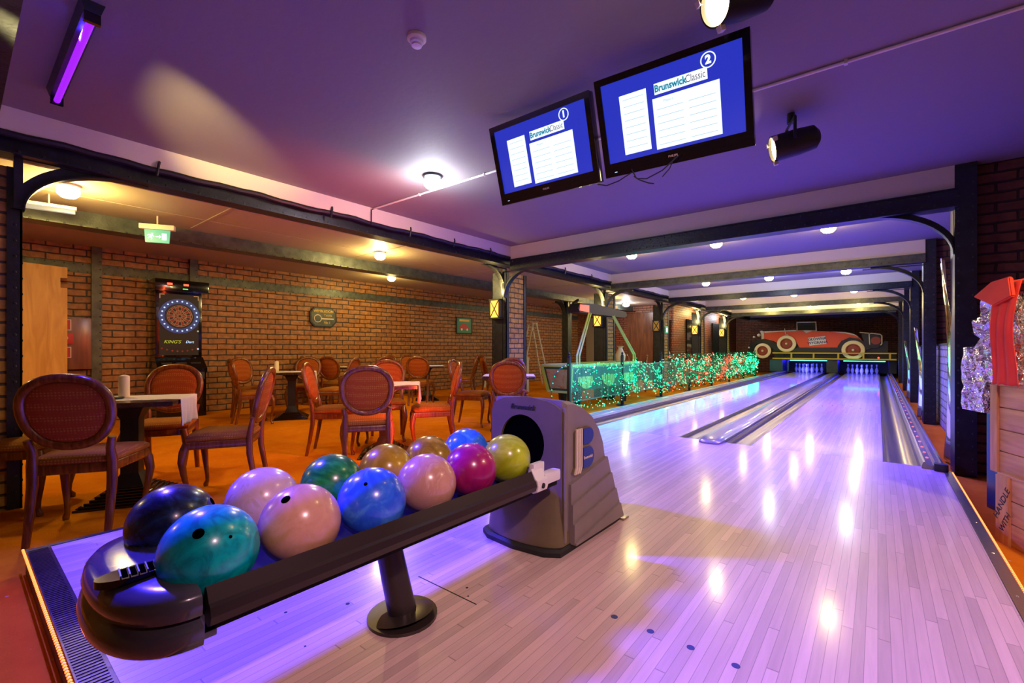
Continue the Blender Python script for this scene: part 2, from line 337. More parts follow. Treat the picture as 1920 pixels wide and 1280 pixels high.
# ---------------------------------------------------------------- setting
XL=-9.3; ZC=2.63; ZB=2.42; ZL=2.55; YE=24.6
def sbox(name,a,mat): return struct(MB().box(*a).build(name,mat,smooth=False))
sbox('floor',(-9.6,3.2,-4.2,YE+.2,FL-.1,FL),'carpet')
sbox('wall_left',(XL-.2,XL,-4.2,15.7,FL,2.8),'brick_left')
sbox('wall_back',(-9.5,3.2,-4.2,-4.0,FL,2.8),'brick_left')
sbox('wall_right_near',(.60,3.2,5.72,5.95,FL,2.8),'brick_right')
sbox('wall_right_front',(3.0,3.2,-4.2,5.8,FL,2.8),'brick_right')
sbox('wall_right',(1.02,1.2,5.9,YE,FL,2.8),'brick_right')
sbox('wall_right_low',(.71,1.02,5.95,YE,FL,1.05),'pale')
sbox('trim_1',(.69,1.04,5.95,YE,1.05,1.075),'steelm')
sbox('wall_far',(-9.5,1.2,YE,YE+.2,FL,2.8),'brick_end')
sbox('wall_left_far',(-9.5,-5.5,15.7,15.9,FL,2.8),'brick_end')
sbox('wall_left_corridor',(-5.62,-5.5,15.9,YE,FL,2.8),'brick_end')
sbox('ceiling',(-4.55,3.2,-4.2,YE,ZC,ZC+.1),'paint')
sbox('ceiling_left',(XL,-4.76,-4.2,YE,ZL,ZL+.1),'leftceil')
# soffit faces above the long beam
sbox('ceiling_soffit',(-4.76,-4.55,-4.2,YE,2.47,ZC+.1),'soffit')
# panel joints of the left ceiling (cover strips)
cs=MB()
for y in (1.95,4.3,6.7,9.4): cs.box(-6.85,-5.05,y-.018,y+.018,ZL-.006,ZL+.002)
cs.box(-5.55,-5.535,-3,15.6,ZL-.005,ZL+.002); cs.box(-6.3,-6.29,-3,15.6,ZL-.005,ZL+.002)
struct(cs.build('trim_2','leftceil',smooth=False))

def rivets(mb,pts,r=.011,axis='x'):
    for p in pts:
        mb.sphere(p,r,6,4,sc={'x':(.55,1,1),'y':(1,.55,1),'z':(1,1,.55)}[axis])
BY=[5.6,9.1,12.6,16.1,19.6,23.0]    # cross beams: near faces
def cross_beam(y,first,i):
    lab=["first dark riveted cross beam above the foul line","second dark riveted cross beam, beyond the first row of lane lamps","third dark riveted cross beam over the lanes","fourth dark riveted cross beam over the lanes","fifth dark riveted cross beam, the last before the red car","dark riveted cross beam against the far brick wall"][i]
    t=thing('cross_beam',lab,'beam',(0,y,ZB),0)
    MB().box(-4.55,.55,0,.55,0,ZC-ZB).build('plaster_casing','soffit',t,smooth=False)
    b=MB()
    q=-.15 if i==0 else -.115
    b.box(-4.55,.55,-.012,.0,q,.0,mi=0); b.box(-4.55,.55,-.05,.13,q-.015,q); b.box(-4.55,.55,-.035,0,-.012,.0); b.box(-4.55,.55,0,.02,q,0); b.box(-4.55,.55,.02,.13,-.012,0)
    b.build('web',['steelg' if i in(1,3,4) else 'steel'],t,smooth=False)
    rv=MB(); n=int(5.1/.09)
    rivets(rv,[(-4.5+k*.09,-.014,-.03) for k in range(n)]+[(-4.46+k*.09,-.014,q+.025) for k in range(n)],.009,'y')
    o=rv.build('rivet_row','steelm',t); o['kind']='stuff'
    return t
for i,y in enumerate(BY): cross_beam(y,i==0,i)
t=thing('cross_beam','dark cross beam at the top left corner edge, nearest the camera','beam',(0,-.415,ZB))
MB().box(-4.55,3.0,0,.55,0,ZC-ZB).build('plaster_casing','soffit',t,smooth=False)
b=MB(); b.box(-4.55,3,.0,.55,-.15,0); b.box(-4.55,3,-.05,.58,-.165,-.15); b.build('web','steel',t,smooth=False)
rv=MB(); rivets(rv,[(-4.5+k*.09,.553,-.03) for k in range(50)],.011,'y'); rv.build('rivet_row','steelm',t)['kind']='stuff'
MB().box(-4.5,-2.4,-.5,-.06,-.17,-.15).build('brown_panel','browndoor',t,smooth=False)

# long beam along the left side of the lanes
t=thing('long_beam','long dark steel beam running along the left side of the lanes','beam',(0,0,2.27))
b=MB(); b.box(-4.74,-4.57,-4,23.6,.06,.072); b.box(-4.66,-4.645,-4,23.6,.072,.20); b.box(-4.72,-4.57,-4,23.6,.188,.20)
b.build('web','steel',t,smooth=False)
d=MB(); pts=[]
for k in range(300):
    y=-3.9+k*.09; pts.append((-4.56+.006*math.sin(k*.7),y,.185+.007*math.sin(k*.53)+.004*math.sin(k*1.7)))
d.tube(pts,.024,8); d.build('wrapped_cable','tape',t)
rv=MB(); rivets(rv,[(-4.643,-3.9+k*.12,.10) for k in range(225)],.011,'x'); rv.build('rivet_row','steelm',t)['kind']='stuff'
kn=MB()
for y in (1.05,2.55,3.6,4.35,5.1,7.2,8.2): kn.tube([(-4.54,y,.13),(-4.53,y+.01,.22),(-4.55,y+.02,.25)],.010,6)
kn.build('cable_tie','tape',t)
# inner beam over the tables
t=thing('inner_beam','dark riveted beam under the ceiling over the dining tables','beam',(0,0,2.36))
b=MB(); b.box(-7.13,-6.87,-4,15.7,0,.012); b.box(-7.02,-6.98,-4,15.7,.012,ZL-2.36); b.build('web','steelg',t,smooth=False)
rv=MB(); rivets(rv,[(-6.86,-3.9+k*.13,.006) for k in range(150)],.011,'x'); rv.build('rivet_row','steelm',t)['kind']='stuff'
# riveted band along the left wall
t=thing('wall_band','green-grey riveted steel band along the left brick wall','steel band',(XL,0,2.14))
MB().box(0,.014,-4,15.7,0,.15).build('plate','steelg',t,smooth=False)
rv=MB(); rivets(rv,[(.016,-1.5+k*.10,.02) for k in range(170)]+[(.016,-1.45+k*.10,.13) for k in range(170)],.010,'x'); rv.build('rivet_row','steelm',t)['kind']='stuff'
for y,lab in ((1.40,'dark riveted wall post left of the dart machine'),(2.66,'short steel wall post just above the dart machine')):
    t=thing('wall_post',lab,'steel post',(XL,y,FL)); z0=0 if y<2 else 2.2
    MB().box(0,.06,-.06,.06,z0,ZL-FL).build('plate','steelg',t,smooth=False)
    rv=MB(); rivets(rv,[(.062,.04,z0+.05+k*.12) for k in range(int((2.6-z0)/.12))],.012,'x'); rv.build('rivet_row','steelm',t)['kind']='stuff'

def bracket(mb,p,dx,dz,axis,w=.05,th=.05,n=14):
    """quarter arch from column (below) to beam; axis 'x+','x-','y+','y-'"""
    def P(a,b,d):
        if axis[0]=='x': return Vector((p[0]+(a if axis[1]=='+' else -a),p[1]+d,p[2]+b))
        return Vector((p[0]+d,p[1]+(a if axis[1]=='+' else -a),p[2]+b))
    out=[];inn=[]
    for k in range(n+1):
        t=PI/2*k/n; ca,sa=math.cos(t),math.sin(t)
        out.append((dx*(1-ca),-dz*(1-sa))); inn.append((dx*(1-ca)-th*ca*.7, -dz*(1-sa)+th*sa))
    # arch web strip
    for k in range(n):
        q=[out[k],out[k+1],inn[k+1],inn[k]]
        mb.prism(q,P,-w/2+.015,w/2-.015)
        q=[out[k],out[k+1],(out[k+1][0]+.008,out[k+1][1]-.008),(out[k][0]+.008,out[k][1]-.008)]
        mb.prism(q,P,-w/2-.02,w/2+.02)
    mb.prism([(-.045,-dz),(0,-dz),(0,0),(-.045,0)],P,-w/2,w/2)
    mb.prism([(0,0),(dx+.1,0),(dx+.1,-.012),(0,-.012)],P,-w/2,w/2)
def column(x0,x1,y0,y1,label,mats='brick_col',arch=(),cap=True,core_off=.012):
    t=thing('brick_column',label,'column',((x0+x1)/2,(y0+y1)/2,FL)); hx=(x1-x0)/2; hy=(y1-y0)/2; h=ZB-FL-.0
    MB().box(-hx+core_off,hx-core_off,-hy+core_off,hy-core_off,0,h-.151).build('brick_core',mats,t,smooth=False)
    for sx in (-1,1):
        for sy in (-1,1):
            a=MB(); ax=sorted((sx*hx,sx*(hx-.075))); ay=sorted((sy*hy,sy*(hy-.012))); a.box(ax[0],ax[1],ay[0],ay[1],0,h-.151)
            ax=sorted((sx*hx,sx*(hx-.012))); ay=sorted((sy*hy,sy*(hy-.075))); a.box(ax[0],ax[1],ay[0],ay[1],0,h-.151)
            o=a.build('corner_angle','steel' ,t,smooth=False)
            rv=MB(); rivets(rv,[(sx*(hx-.035),sy*(hy+.001),.08+k*.11) for k in range(21)],.010,'y'); rivets(rv,[(sx*(hx+.001),sy*(hy-.035),.12+k*.11) for k in range(21)],.010,'x')
            rv.build('rivet_row','steelm',o)['kind']='stuff'
    if arch:
        for (px,py,dx,dz,ax) in arch:
            ly=ax[0]=='y'; a=MB(); bracket(a,(px,py,(2.335 if ly else 2.27)-FL),dx,dz,ax,th=.085 if ly else .05); a.build('arch_bracket','steel',t,smooth=False)
    return t
ord_=['first','second','third','fourth','fifth']
CY=[5.75,9.28,12.78,16.28,19.75]
for i,y in enumerate(CY):
    w=.55 if i==0 else .45
    t=column(-5.07,-4.76,y,y+w,["brick column with dark steel corners where the first cross beam meets the long beam","brick column behind the air hockey scoreboard","brick column beyond the air hockey table, third along the lanes","brick column with a glowing lantern, fourth along the lanes","brick column nearest the red car, on the left of the lanes"][i],
      arch=[(.155,-w/2-.03,.55,.42,'x+'),(.10,-w/2,.42,.45,'y-')])
    MB().box(-.075,.075,-w/2-.006,-w/2+.01,.0,2.35).build('dark_plate','steel',t,smooth=False)
# nearest left column
t=column(-5.07,-4.70,-.30,.32,'brick column with a riveted dark steel edge at the left side of the picture',arch=[(.21,.31,.60,.36,'y+')])
# inner columns
for x,y,lab in ((-7.0,-.25,'dark steel column head half hidden behind the near left column'),(-7.0,11.2,'slim dark steel column with a capital behind the air hockey table')):
    t=thing('steel_column',lab,'column',(x,y,FL)); MB().box(-.1,.1,-.1,.1,0,2.36-FL).build('shaft','steelm',t,smooth=False)
    a=MB()
    for ax,px,py in (('y+',0,.1),('y-',0,-.1),('x+',.1,0),('x-',-.1,0)): bracket(a,(px,py,2.36-FL),.3,.45,ax,th=.06)
    a.build('capital_bracket','steelm',t,smooth=False)
# right columns
rl=["dark steel column at right where the first cross beam ends","dark steel column at right, second along the lanes","dark steel column at right, third along the lanes","dark steel column at right, fourth along the lanes","dark steel column at right nearest the far wall"]
for i,y in enumerate(CY):
    t=thing('steel_column',rl[i],'column',(.60,y,FL))
    b=MB(); b.box(-.07,-.055,-.15,.15,0,ZC-FL-.0); b.box(.055,.07,-.15,.15,0,ZC-FL); b.box(-.055,.055,-.012,.012,0,ZC-FL); b.box(-.07,.07,-.16,-.145,0,ZC-FL)
    b.build('shaft','steel',t,smooth=False)
    rv=MB(); rivets(rv,[(.0+sx*.045,-.162,.05+k*.11) for k in range(24) for sx in (-1,1)],.010,'y'); rv.build('rivet_row','steelm',t)['kind']='stuff'
    a=MB(); bracket(a,(-.07,-.10,2.27-FL),.62,.42,'x-'); a.build('arch_bracket','steel',t,smooth=False)
    if i: struct(MB().box(.66,1.02,y-.02,y+.3,1.076,2.63).build('wall_right_pier','brick_right',None,smooth=False))
sbox('wall_right_pier',(.72,1.02,5.96,6.3,1.076,2.63),'brick_right')

# ---------------------------------------------------------------- bowling area
AX0,AX1,AY0,AY1=-3.26,.415,.32,5.20
t=thing('bowling_approach','pinkish maple bowling approach floor lit violet at its left end','bowling approach',(0,0,0))
MB().box(AX0,AX1,AY0,AY1,FL+.001,0).build('boards','approach',t,smooth=False)
for k in range(4):
    MB().lathe([(0.0001,0),(.013,0),(.013,.0008),(.0001,.0008)],(-.766+k*.139,1.558,0),16).build('guide_dot','navy',t)
MB().box(-1.573,-1.223,1.291,1.296,0,.0008).build('foot_line','rubber',t,smooth=False)
for k,(x,y) in enumerate(((-1.29,1.316),(-1.34,1.36),(-1.9,1.1),(-2.0,.95),(-1.75,.8),(-1.62,.98),(-1.5,.75))): MB().lathe([(.0001,0),(.004+.002*(k%3),0),(.004+.002*(k%3),.0008),(.0001,.0008)],(x,y,0),10).build('dark_scuff','rubber',t)
m=MB(); m.box(AX0-.005,AX1+.06,AY0-.085,AY0-.002,FL+.001,.004); 
for k in range(190): m.box(AX0+.01+k*.0192,AX0+.019+k*.0192,AY0-.08,AY0-.012,.004,.0065)
m.build('edge_nosing','alud',t,smooth=False)
MB().box(AX0-.03,AX0-.001,AY0-.085,AY1,FL+.001,.003).build('edge_trim','steelm',t,smooth=False)
m=MB(); m.box(AX1+.002,AX1+.048,AY0-.002,AY1-.08,FL+.001,.004)
for k in range(9): m.lathe([(.0001,0),(.007,0),(.004,.003),(.0001,.003)],(AX1+.025,.7+k*.5,.004),10)
m.build('edge_strip','alu',t,smooth=False)
# LED strips under the edges of the step
def led_strip(label,p0,p1,out,n):
    t=thing('led_strip',label,'light strip',p0); d=Vector(p1)-Vector(p0)
    m=MB(); m.tube([(0,0,0),d],.0045,8); m.build('glow_tube','ledorange',t)
    m=MB()
    for k in range(n):
        q=d*((k+.5)/n); m.sphere(q+Vector((0,0,.003)),.0058,6,4)
    o=m.build('led_dots','ledhot',t); o['kind']='stuff'
    return t
led_strip('glowing orange light strip along the bottom left edge of the approach step',(AX0-.06,AY0-.093,-.004),(AX1+.05,AY0-.093,-.004),0,190)
led_strip('glowing orange light strip along the right edge of the approach beside the crates',(AX1+.056,AY0-.05,-.004),(AX1+.056,AY1-.1,-.004),0,250)

def gutter(label,x0,x1,y0=5.2,y1=22.9):
    t=thing('lane_gutter',label,'gutter',((x0+x1)/2,y0,0)); hw=(x1-x0)/2
    m=MB(); pr=[]
    n=12
    for k in range(n+1):
        a=PI*k/n; pr.append((-hw*.86*math.cos(a),-.075*math.sin(a)**.8))
    prof=[(-hw,.0)]+pr+[(hw,.0),(hw,FL+.002),(-hw,FL+.002)]
    prof=[(-hw,FL+.002),(-hw,0.001)]+pr+[(hw,.001),(hw,FL+.002)]
    m.loft([[ (a,0,b) for a,b in prof],[(a,y1-y0,b) for a,b in prof]],cap=True)
    m.build('trough','gutter',t); return t
def lane(label,x0,x1):
    t=thing('bowling_lane',label,'bowling lane',((x0+x1)/2,AY1+.004,0)); hw=(x1-x0)/2
    MB().box(-hw,hw,0,23.7-AY1,FL+.001,0).build('boards','lane',t,smooth=False)
    for k in range(7):
        x=-hw+(k+1)*2*hw/8; y=4.2+ (3-abs(k-3))*.18
        MB().prism([(x-.012,y),(x,y+.12),(x+.012,y)],lambda a,b,d:(a,b,d),.0,.0008).build('target_arrow','navy',t,smooth=False)
    return t
lane('left bowling lane covered in teal and green light reflections',-2.82,-1.77)
lane('right bowling lane glowing violet under black light',-1.02,.035)
gutter('gutter on the left side of the left lane',-3.07,-2.822)
gutter('gutter between the left lane and the raised centre divider',-1.768,-1.52)
gutter('gutter between the centre divider and the right lane',-1.27,-1.022)
gutter('wide metal gutter on the right side of the right lane',.037,.285)
t=thing('lane_divider','raised grey-green divider with a rounded nose between the two lanes','lane divider',(-1.395,5.02,0))
m=MB(); rings=[]
def capprof(w,h): return [(-w,0),(-w,h*.55),(-w*.8,h*.9),(-w*.35,h),(w*.35,h),(w*.8,h*.9),(w,h*.55),(w,0)]
for y,w,h in ((0,.06,.012),(.03,.10,.03),(.09,.118,.042),(.3,.122,.05),(17.8,.122,.05)): rings.append([(a,y,b) for a,b in capprof(w,h)])
m.loft(rings); m.build('cover','cap',t)
MB().box(-.118,.118,.182,17.8,FL+.002,.0).build('base','gutter',t,smooth=False)
t=thing('lane_capping','ribbed metal capping along the far left side of the left lane','lane capping',(-3.07,5.2,0))
m=MB(); m.loft([[(a,y,b) for a,b in ((0,FL+.002),(0,.03),(-.02,.055),(-.05,.06),(-.07,.045),(-.09,.045),(-.10,.06),(-.12,.06),(-.13,.045),(-.15,.045),(-.16,.06),(-.18,.06),(-.19,.045),(-.26,.045),(-.27,FL+.002))] for y in (0,17.7)])
m.build('cover','cap',t,ang=20)
t=thing('lane_capping','metal capping with pink glowing studs along the right side of the right lane','lane capping',(.285,5.12,0))
m=MB(); m.loft([[(a,y,b) for a,b in ((0.001,FL+.002),(0.001,.02),(.01,.05),(.022,.058),(.035,.03),(.075,.03),(.085,.062),(.10,.062),(.108,.05),(.12,.066),(.14,.05),(.15,FL+.002))] for y in (.0,17.8)])
m.build('cover','cap',t,ang=20)
for k in range(26): MB().sphere((.055,.35+.26*k+.014*k*k,.032),.012,8,6,sc=(1,1.6,.6)).build('stud','stud',t)  # glowing domes added to imitate pink reflections on the metal
MB().box(.075,.16,-.06,.0,.0,.06,.004).build('end_stop','rubber',t)

# pins and pinsetter
def pin_mesh():
    prof=[(.0001,0),(.026,0),(.029,.01),(.038,.05),(.052,.09),(.060,.115),(.058,.15),(.045,.20),(.030,.235),(.0235,.26),(.0233,.28),(.028,.315),(.0325,.345),(.030,.366),(.018,.379),(.0001,.3815)]
    return MB().lathe(prof,(0,0,0),20).build('bowling_pin','pin')
p0=pin_mesh()
st=MB(); 
for z in (.268,.292): st.lathe([(.0242,-.006),(.0252,-.004),(.0252,.004),(.0242,.006)],(0,0,z),16,cap=False)
s0=st.build('neck_stripes','dred',p0)
first=True
names_row=['front pin','second row left pin','second row right pin','third row left pin','third row middle pin','third row right pin','back row far left pin','back row inner left pin','back row inner right pin','back row far right pin']
for lx,ln in ((-2.295,'left'),(-.4925,'right')):
    idx=0
    for r in range(4):
        for k in range(r+1):
            x=lx+(k-r/2)*.3048; y=22.25+r*.264
            if first: o=p0; first=False
            else: o=copytree(p0)
            o.location=(x,y,.0005); tag(o,'white bowling pin, %s of the %s lane'%(names_row[idx],ln),'bowling pin','bowling pins at the end of the %s lane'%ln); idx+=1
t=thing('pinsetter_front','dark pinsetter surround above and beside the pins under the yellow rail','pinsetter',(-1.4,22.0,0))
m=MB(); m.box(-2.1,1.95,0,1.6,.545,.575); m.build('header','blackm',t,smooth=False)
m=MB(); m.box(-.20,.16,.0,1.7,.06,.545); m.build('centre_pillar','steelm',t,smooth=False)
m=MB(); m.box(-2.2,-1.72,.0,1.7,.062,.545); m.build('left_pillar','bluebox',t,smooth=False)
m=MB(); m.box(1.72,1.95,.5,1.7,.067,.545); m.build('right_pillar','blackm',t,smooth=False)
m=MB(); m.box(-2.1,1.95,1.72,1.76,.0,.545); m.build('pit_curtain','blackm',t,smooth=False)
m=MB(); m.box(-1.0-.62+1.0,0,0,0,0,0) if False else None
MB().box(-1.56,-1.50,.02,.08,.062,.545).build('kickback_post','dblue',t,smooth=False)
for x0,x1 in ((-1.45,-.18),(.35,1.62)):
    MB().cyl((x0,-.03,.53),(x1,-.03,.53),.013).build('glowing_tube','uvblue',t)
light('AREA',(-2.295,22.15,.53),(.02,.010,1),16,1.0,.25,rot=(R(25),0,0)); light('AREA',(-.49,22.15,.53),(.02,.010,1),16,1.0,.25,rot=(R(25),0,0))
light('AREA',(-2.295,23.65,.5),(.02,.010,1),10,1.0,.1,rot=(R(-60),0,0)); light('AREA',(-.49,23.65,.5),(.02,.010,1),10,1.0,.1,rot=(R(-60),0,0))
t=thing('yellow_rail','yellow ladder-like rail across the lanes below the red car','rail',(-1.46,21.9,.58))
m=MB(); m.box(-2.02,2.0,-.02,.02,0,.05); m.build('lower_rail','yellow',t,smooth=False)
m=MB(); m.box(-2.02,2.0,-.02,.02,.23,.275); m.build('upper_rail','yellow',t,smooth=False)
for x in (-2.79,-2.02,-1.21,-.43,.35): MB().box(x+1.46-.028,x+1.46+.028,-.018,.018,.05,.23).build('upright','yellow',t,smooth=False)
MB().sphere((-.08+1.46+1.1-1.0,-.03,.09),.03,8,6).build('red_lamp','led_red',t)
t=thing('back_panel','dark panel behind the yellow rail above the pins','panel',(-1.46,22.36,.576)); MB().box(-2.02,2.0,0,.03,.0,.22).build('board','blackm',t,smooth=False)

# vintage car cut-out above the pins
car=thing('car_cutout','red vintage roadster with whitewall tyres standing above the pins','car',(0,22.25,.9))
def cpoly(name,pts,mat,d,th=.05,par=None):
    return MB().prism(pts,lambda a,b,q:(a,-q,b-.9),d,d+th).build(name,mat,par or car,smooth=False)
body=[(-3.93,1.70),(-3.8,1.74),(-3.19,1.76),(-2.69,1.77),(-2.47,1.77),(-2.33,1.66),(-2.16,1.7),(-2.06,1.75),(-1.89,1.72),(-1.49,1.7),(-1.06,1.66),(-.72,1.55),(-.53,1.41),(-.45,1.24),(-.62,1.34),(-.87,1.39),(-1.09,1.28),(-1.22,1.05),(-2.53,1.05),(-2.63,1.26),(-2.69,1.42),(-3.05,1.32),(-3.34,1.24),(-3.49,1.35),(-3.8,1.42),(-3.93,1.53)]
cpoly('body',body,'car_red',0,.10)
cpoly('radiator',[(-4.0,1.78),(-3.92,1.80),(-3.84,1.74),(-3.84,1.42),(-3.93,1.42),(-3.95,1.66)],'cream',.02,.10)
cpoly('hood_trim',[(-3.86,1.76),(-3.19,1.775),(-2.69,1.795),(-2.63,1.765),(-2.69,1.745),(-3.19,1.735),(-3.8,1.70)],'cream',.03,.09)
cpoly('tail_trim',[(-1.45,1.70),(-1.0,1.665),(-.72,1.585),(-.55,1.44),(-.72,1.53),(-1.0,1.615)],'cream',.03,.09)
cpoly('door_panel',[(-2.42,1.76),(-2.30,1.655),(-2.10,1.73),(-2.2,1.77)],'cream',.04,.08)
fend=[(-4.46,1.01),(-4.38,1.23),(-4.11,1.39),(-3.8,1.44),(-3.53,1.35),(-3.19,1.11),(-2.83,.89),(-3.05,.87),(-3.38,.92),(-3.55,1.05),(-3.68,1.2),(-3.88,1.27),(-4.11,1.23),(-4.22,1.05),(-4.25,.81),(-4.42,.83)]
cpoly('front_fender',fend,'car_black',.02,.14)
cpoly('running_board',[(-3.08,.87),(-2.54,1.06),(-1.15,1.06),(-1.15,.87)],'car_black',.01,.12)
cpoly('rear_fender',[(-1.26,.90),(-1.24,1.12),(-1.12,1.32),(-.87,1.45),(-.59,1.41),(-.36,1.22),(-.22,1.0),(-.36,.97),(-.40,1.10),(-.55,1.27),(-.78,1.33),(-1.0,1.22),(-1.1,1.05),(-1.12,.90)],'car_black',.02,.15)
cpoly('luggage_trunk',[(-.50,1.56),(-.26,1.58),(.08,1.52),(.10,1.16),(-.02,1.03),(-.24,1.03),(-.41,1.26)],'car_black',.0,.12)
rk=MB(); rk.tube([(-.24,-.13,1.16-.9),(-.26,-.13,1.57-.9),(-.2,-.13,1.60-.9),(.06,-.13,1.56-.9),(.12,-.13,1.5-.9),(.12,-.13,1.2-.9),(.08,-.13,1.14-.9)],.018,8); rk.tube([(-.55,-.13,1.64-.9),(-.26,-.13,1.60-.9)],.02,6)
rk.build('luggage_rack','cream',car)
MB().lathe([(.0001,0),(.15,0),(.15,.02),(.0001,.02)],(0,0,0),20,mat=Matrix.Translation((-.06,-.125,.42))@Matrix.Rotation(PI/2,4,'X')).build('trunk_wheel','car_dark',car)
for (x,z,r) in ((-3.88,.92,.29),(-2.99,1.22,.315),(-.75,.96,.335)):
    T=Matrix.Translation((x,-.16,z-.9))@Matrix.Rotation(PI/2,4,'X')
    w=MB().lathe([(r*.70,0),(r,0),(r+.035,.0),(r+.03,.05),(r*.97,.065),(r*.72,.065)],(0,0,0),32,mat=T,cap=False).build('wheel','tyre',car)
    MB().lathe([(.0001,0),(r*.72,0),(r*.72,.05),(r*.62,.055),(r*.55,.03),(.06,.035),(.05,.07),(.0001,.075)],(0,0,0),28,mat=T).build('wheel_disc','car_dark',w)
    MB().lathe([(.0001,.0),(.05,.0),(.035,.03),(.0001,.035)],(0,0,.07),14,mat=T).build('hub_cap','cream',w)
ws=MB(); ws.tube([(-2.62,-.06,1.74-.9),(-2.63,-.06,2.11-.9),(-1.97,-.06,2.10-.9),(-1.95,-.06,1.70-.9)],.022,8); ws.tube([(-2.63,-.06,1.77-.9),(-1.97,-.06,1.75-.9)],.014,6); ws.build('windshield_frame','cream',car)
MB().prism([(-2.6,1.77),(-2.6,2.09),(-1.98,2.08),(-1.98,1.76)],lambda a,b,q:(a,-q,b-.9),.05,.056).build('windshield_glass','darkglass',car,smooth=False)
for (x,z,r) in ((-4.22,1.52,.05),(-4.03,1.60,.07),(-4.42,1.06,.045)):
    MB().sphere((x,-.14,z-.9),r,14,10).build('headlight','cream',car)
h=MB(); h.tube([(-3.06,-.16,1.86-.9),(-3.02,-.17,1.62-.9),(-2.93,-.17,1.60-.9)],.015,6); h.build('horn','cream',car)
s=cpoly('prize_sign',[(-2.23,1.46),(-1.65,1.52),(-1.61,1.21),(-2.18,1.13)],'white',.11,.02)
for k,(tx,dz) in enumerate((('GŁÓWNA',.075),('WYGRANA',-.075))):
    text('lettering',tx,.135,'navy',s,(-1.92+.01*k,-.133,1.33-.9+dz),(R(90),R(-5),0),ext=.002,bold=.004)
bp=MB(); bp.box(-4.4,.3,.02,.05,-.07,.4); bp.build('backing_board','car_black',car,smooth=False)
for x in (-3.2,-.2): MB().box(x,x+.08,.05,.09,-.322,.2).build('support_leg','blackm',car,smooth=False)

# ---------------------------------------------------------------- ball return
br=thing('ball_return','taupe ball return machine with a round black opening','ball return',(-1.43,1.9,0))
W=.232
side=[(.0,0.05),(.0,.745),(.06,.742),(.15,.715),(.25,.66),(.33,.58),(.375,.50),(.395,.40),(.44,.36),(.47,.26),(.50,.18),(.55,.06),(.56,.02),(.0,.02)]
m=MB()
# shell lofted across X with rounded shoulders
def shell(x,k): return [(x,a*(1) + (0 if a>.01 else .0),b*(1-k*.0)-(k if b>.6 else 0)) for a,b in side]
m.loft([[(x,a+dy,b-(dz if b>.45 else 0)) for a,b in side] for x,dy,dz in ((-W,.02,.022),(-W+.02,.004,.006),(-.1,0,.0),(.1,0,.0),(W-.02,.004,.006),(W,.02,.022))])
m.build('housing','machine',br,ang=25)
# side plates with stepped louvres
for s_ in (1,-1):
    m=MB()
    steps=[(.36,.0,.41),(.27,.44,.455),(.18,.47,.49),(.09,.51,.53),(.03,.545,.57)]
    zz=[(.395,.30),(.30,.205),(.205,.115),(.115,.03)]
    for i,(za,zb) in enumerate(zz):
        o0=.010+.010*i; ya=.425+.035*i; yb=ya+.04
        m.prism([(.035,za-.10*.0-(.07 if i==0 else .075)),(ya,za),(yb,zb),(.035,zb-.075 if zb>.04 else zb)] if True else [],lambda a,b,d:(s_*(W+d-.002),a,b),0,o0+.006)
    m.build('louvre_panel','machine',br,smooth=False)
m=MB(); 
fr=[(-W+.005,.05),(W-.005,.05),(W-.005,.70),(.16,.735),(0,.755),(-.16,.735),(-W+.005,.70)]
hole=[(-.02+.142*math.cos(2*PI*k/40),.515+.142*math.sin(2*PI*k/40)) for k in range(40)]
# front face as a ring loft around the opening
outer=[]
for k in range(40):
    a=2*PI*k/40; cx,cz=math.cos(a),math.sin(a); best=None
    # cast ray to polygon
    for i in range(len(fr)):
        (x1,z1),(x2,z2)=fr[i],fr[(i+1)%len(fr)]; ex,ez=x2-x1,z2-z1; den=cx*ez-cz*ex
        if abs(den)<1e-9: continue
        tt=((x1+.02)*ez-(z1-.515)*ex)/den; uu=((x1+.02)*cz-(z1-.515)*cx)/den
        if tt>0 and -1e-6<=uu<=1+1e-6: best=tt if best is None else min(best,tt)
    outer.append((-.02+cx*best,.515+cz*best))
m.loft([[(x,-.006,z) for x,z in outer],[(x,-.022,z) for x,z in outer],[(x,-.022,z) for x,z in hole],[(x,.0,z) for x,z in hole]],cap=False)
m.build('front_panel','machined',br,ang=30)
MB().lathe([(.141,0),(.141,.001),(.0001,.001)],(0,0,0),40,mat=Matrix.Translation((-.02,-.0075,.515))@Matrix.Rotation(PI/2,4,'X')).build('ball_opening','void',br)  # flat black disc painting in the shade inside the opening
m=MB(); rings=[]
for z,y,w in ((.34,-.022,.20),(.28,-.05,.215),(.16,-.085,.225),(.07,-.10,.235),(.035,-.10,.238)):
    rings.append([(w*math.cos(PI+PI*k/14),y*.2+ (y*.95)*math.sin(PI*k/14)+.0,z) for k in range(15)]+[(w,.08,z),(-w,.08,z)])
m.loft(rings); m.build('lower_bulge','machined',br,ang=50)
m=MB(); m.loft([[(x*f,y*f+.22*(1-f),z) for x,y in [(-.25,-.07),(-.18,-.115),(0,-.135),(.18,-.115),(.25,-.07),(.255,.5),(.25,.60),(.17,.61),(-.2,.61),(-.25,.5)]] for f,z in ((1,.0),(1,.022),(.965,.034))]); m.build('base_skirt','rubber',br)
m=MB(); m.tube([(W+.004,-.008,.05),(W+.004,-.008,.40),(W+.002,-.006,.71)],.009,8); m.build('edge_bead','machine',br)
MB().box(.23,.28,.56,.63,.0,.012,.003).build('floor_plate','alu',br)
text('brand_lettering','Brunswick',.038,'steelm',br,(-.015,-.024,.697),(R(90),0,0),ext=.002,shear=.3)
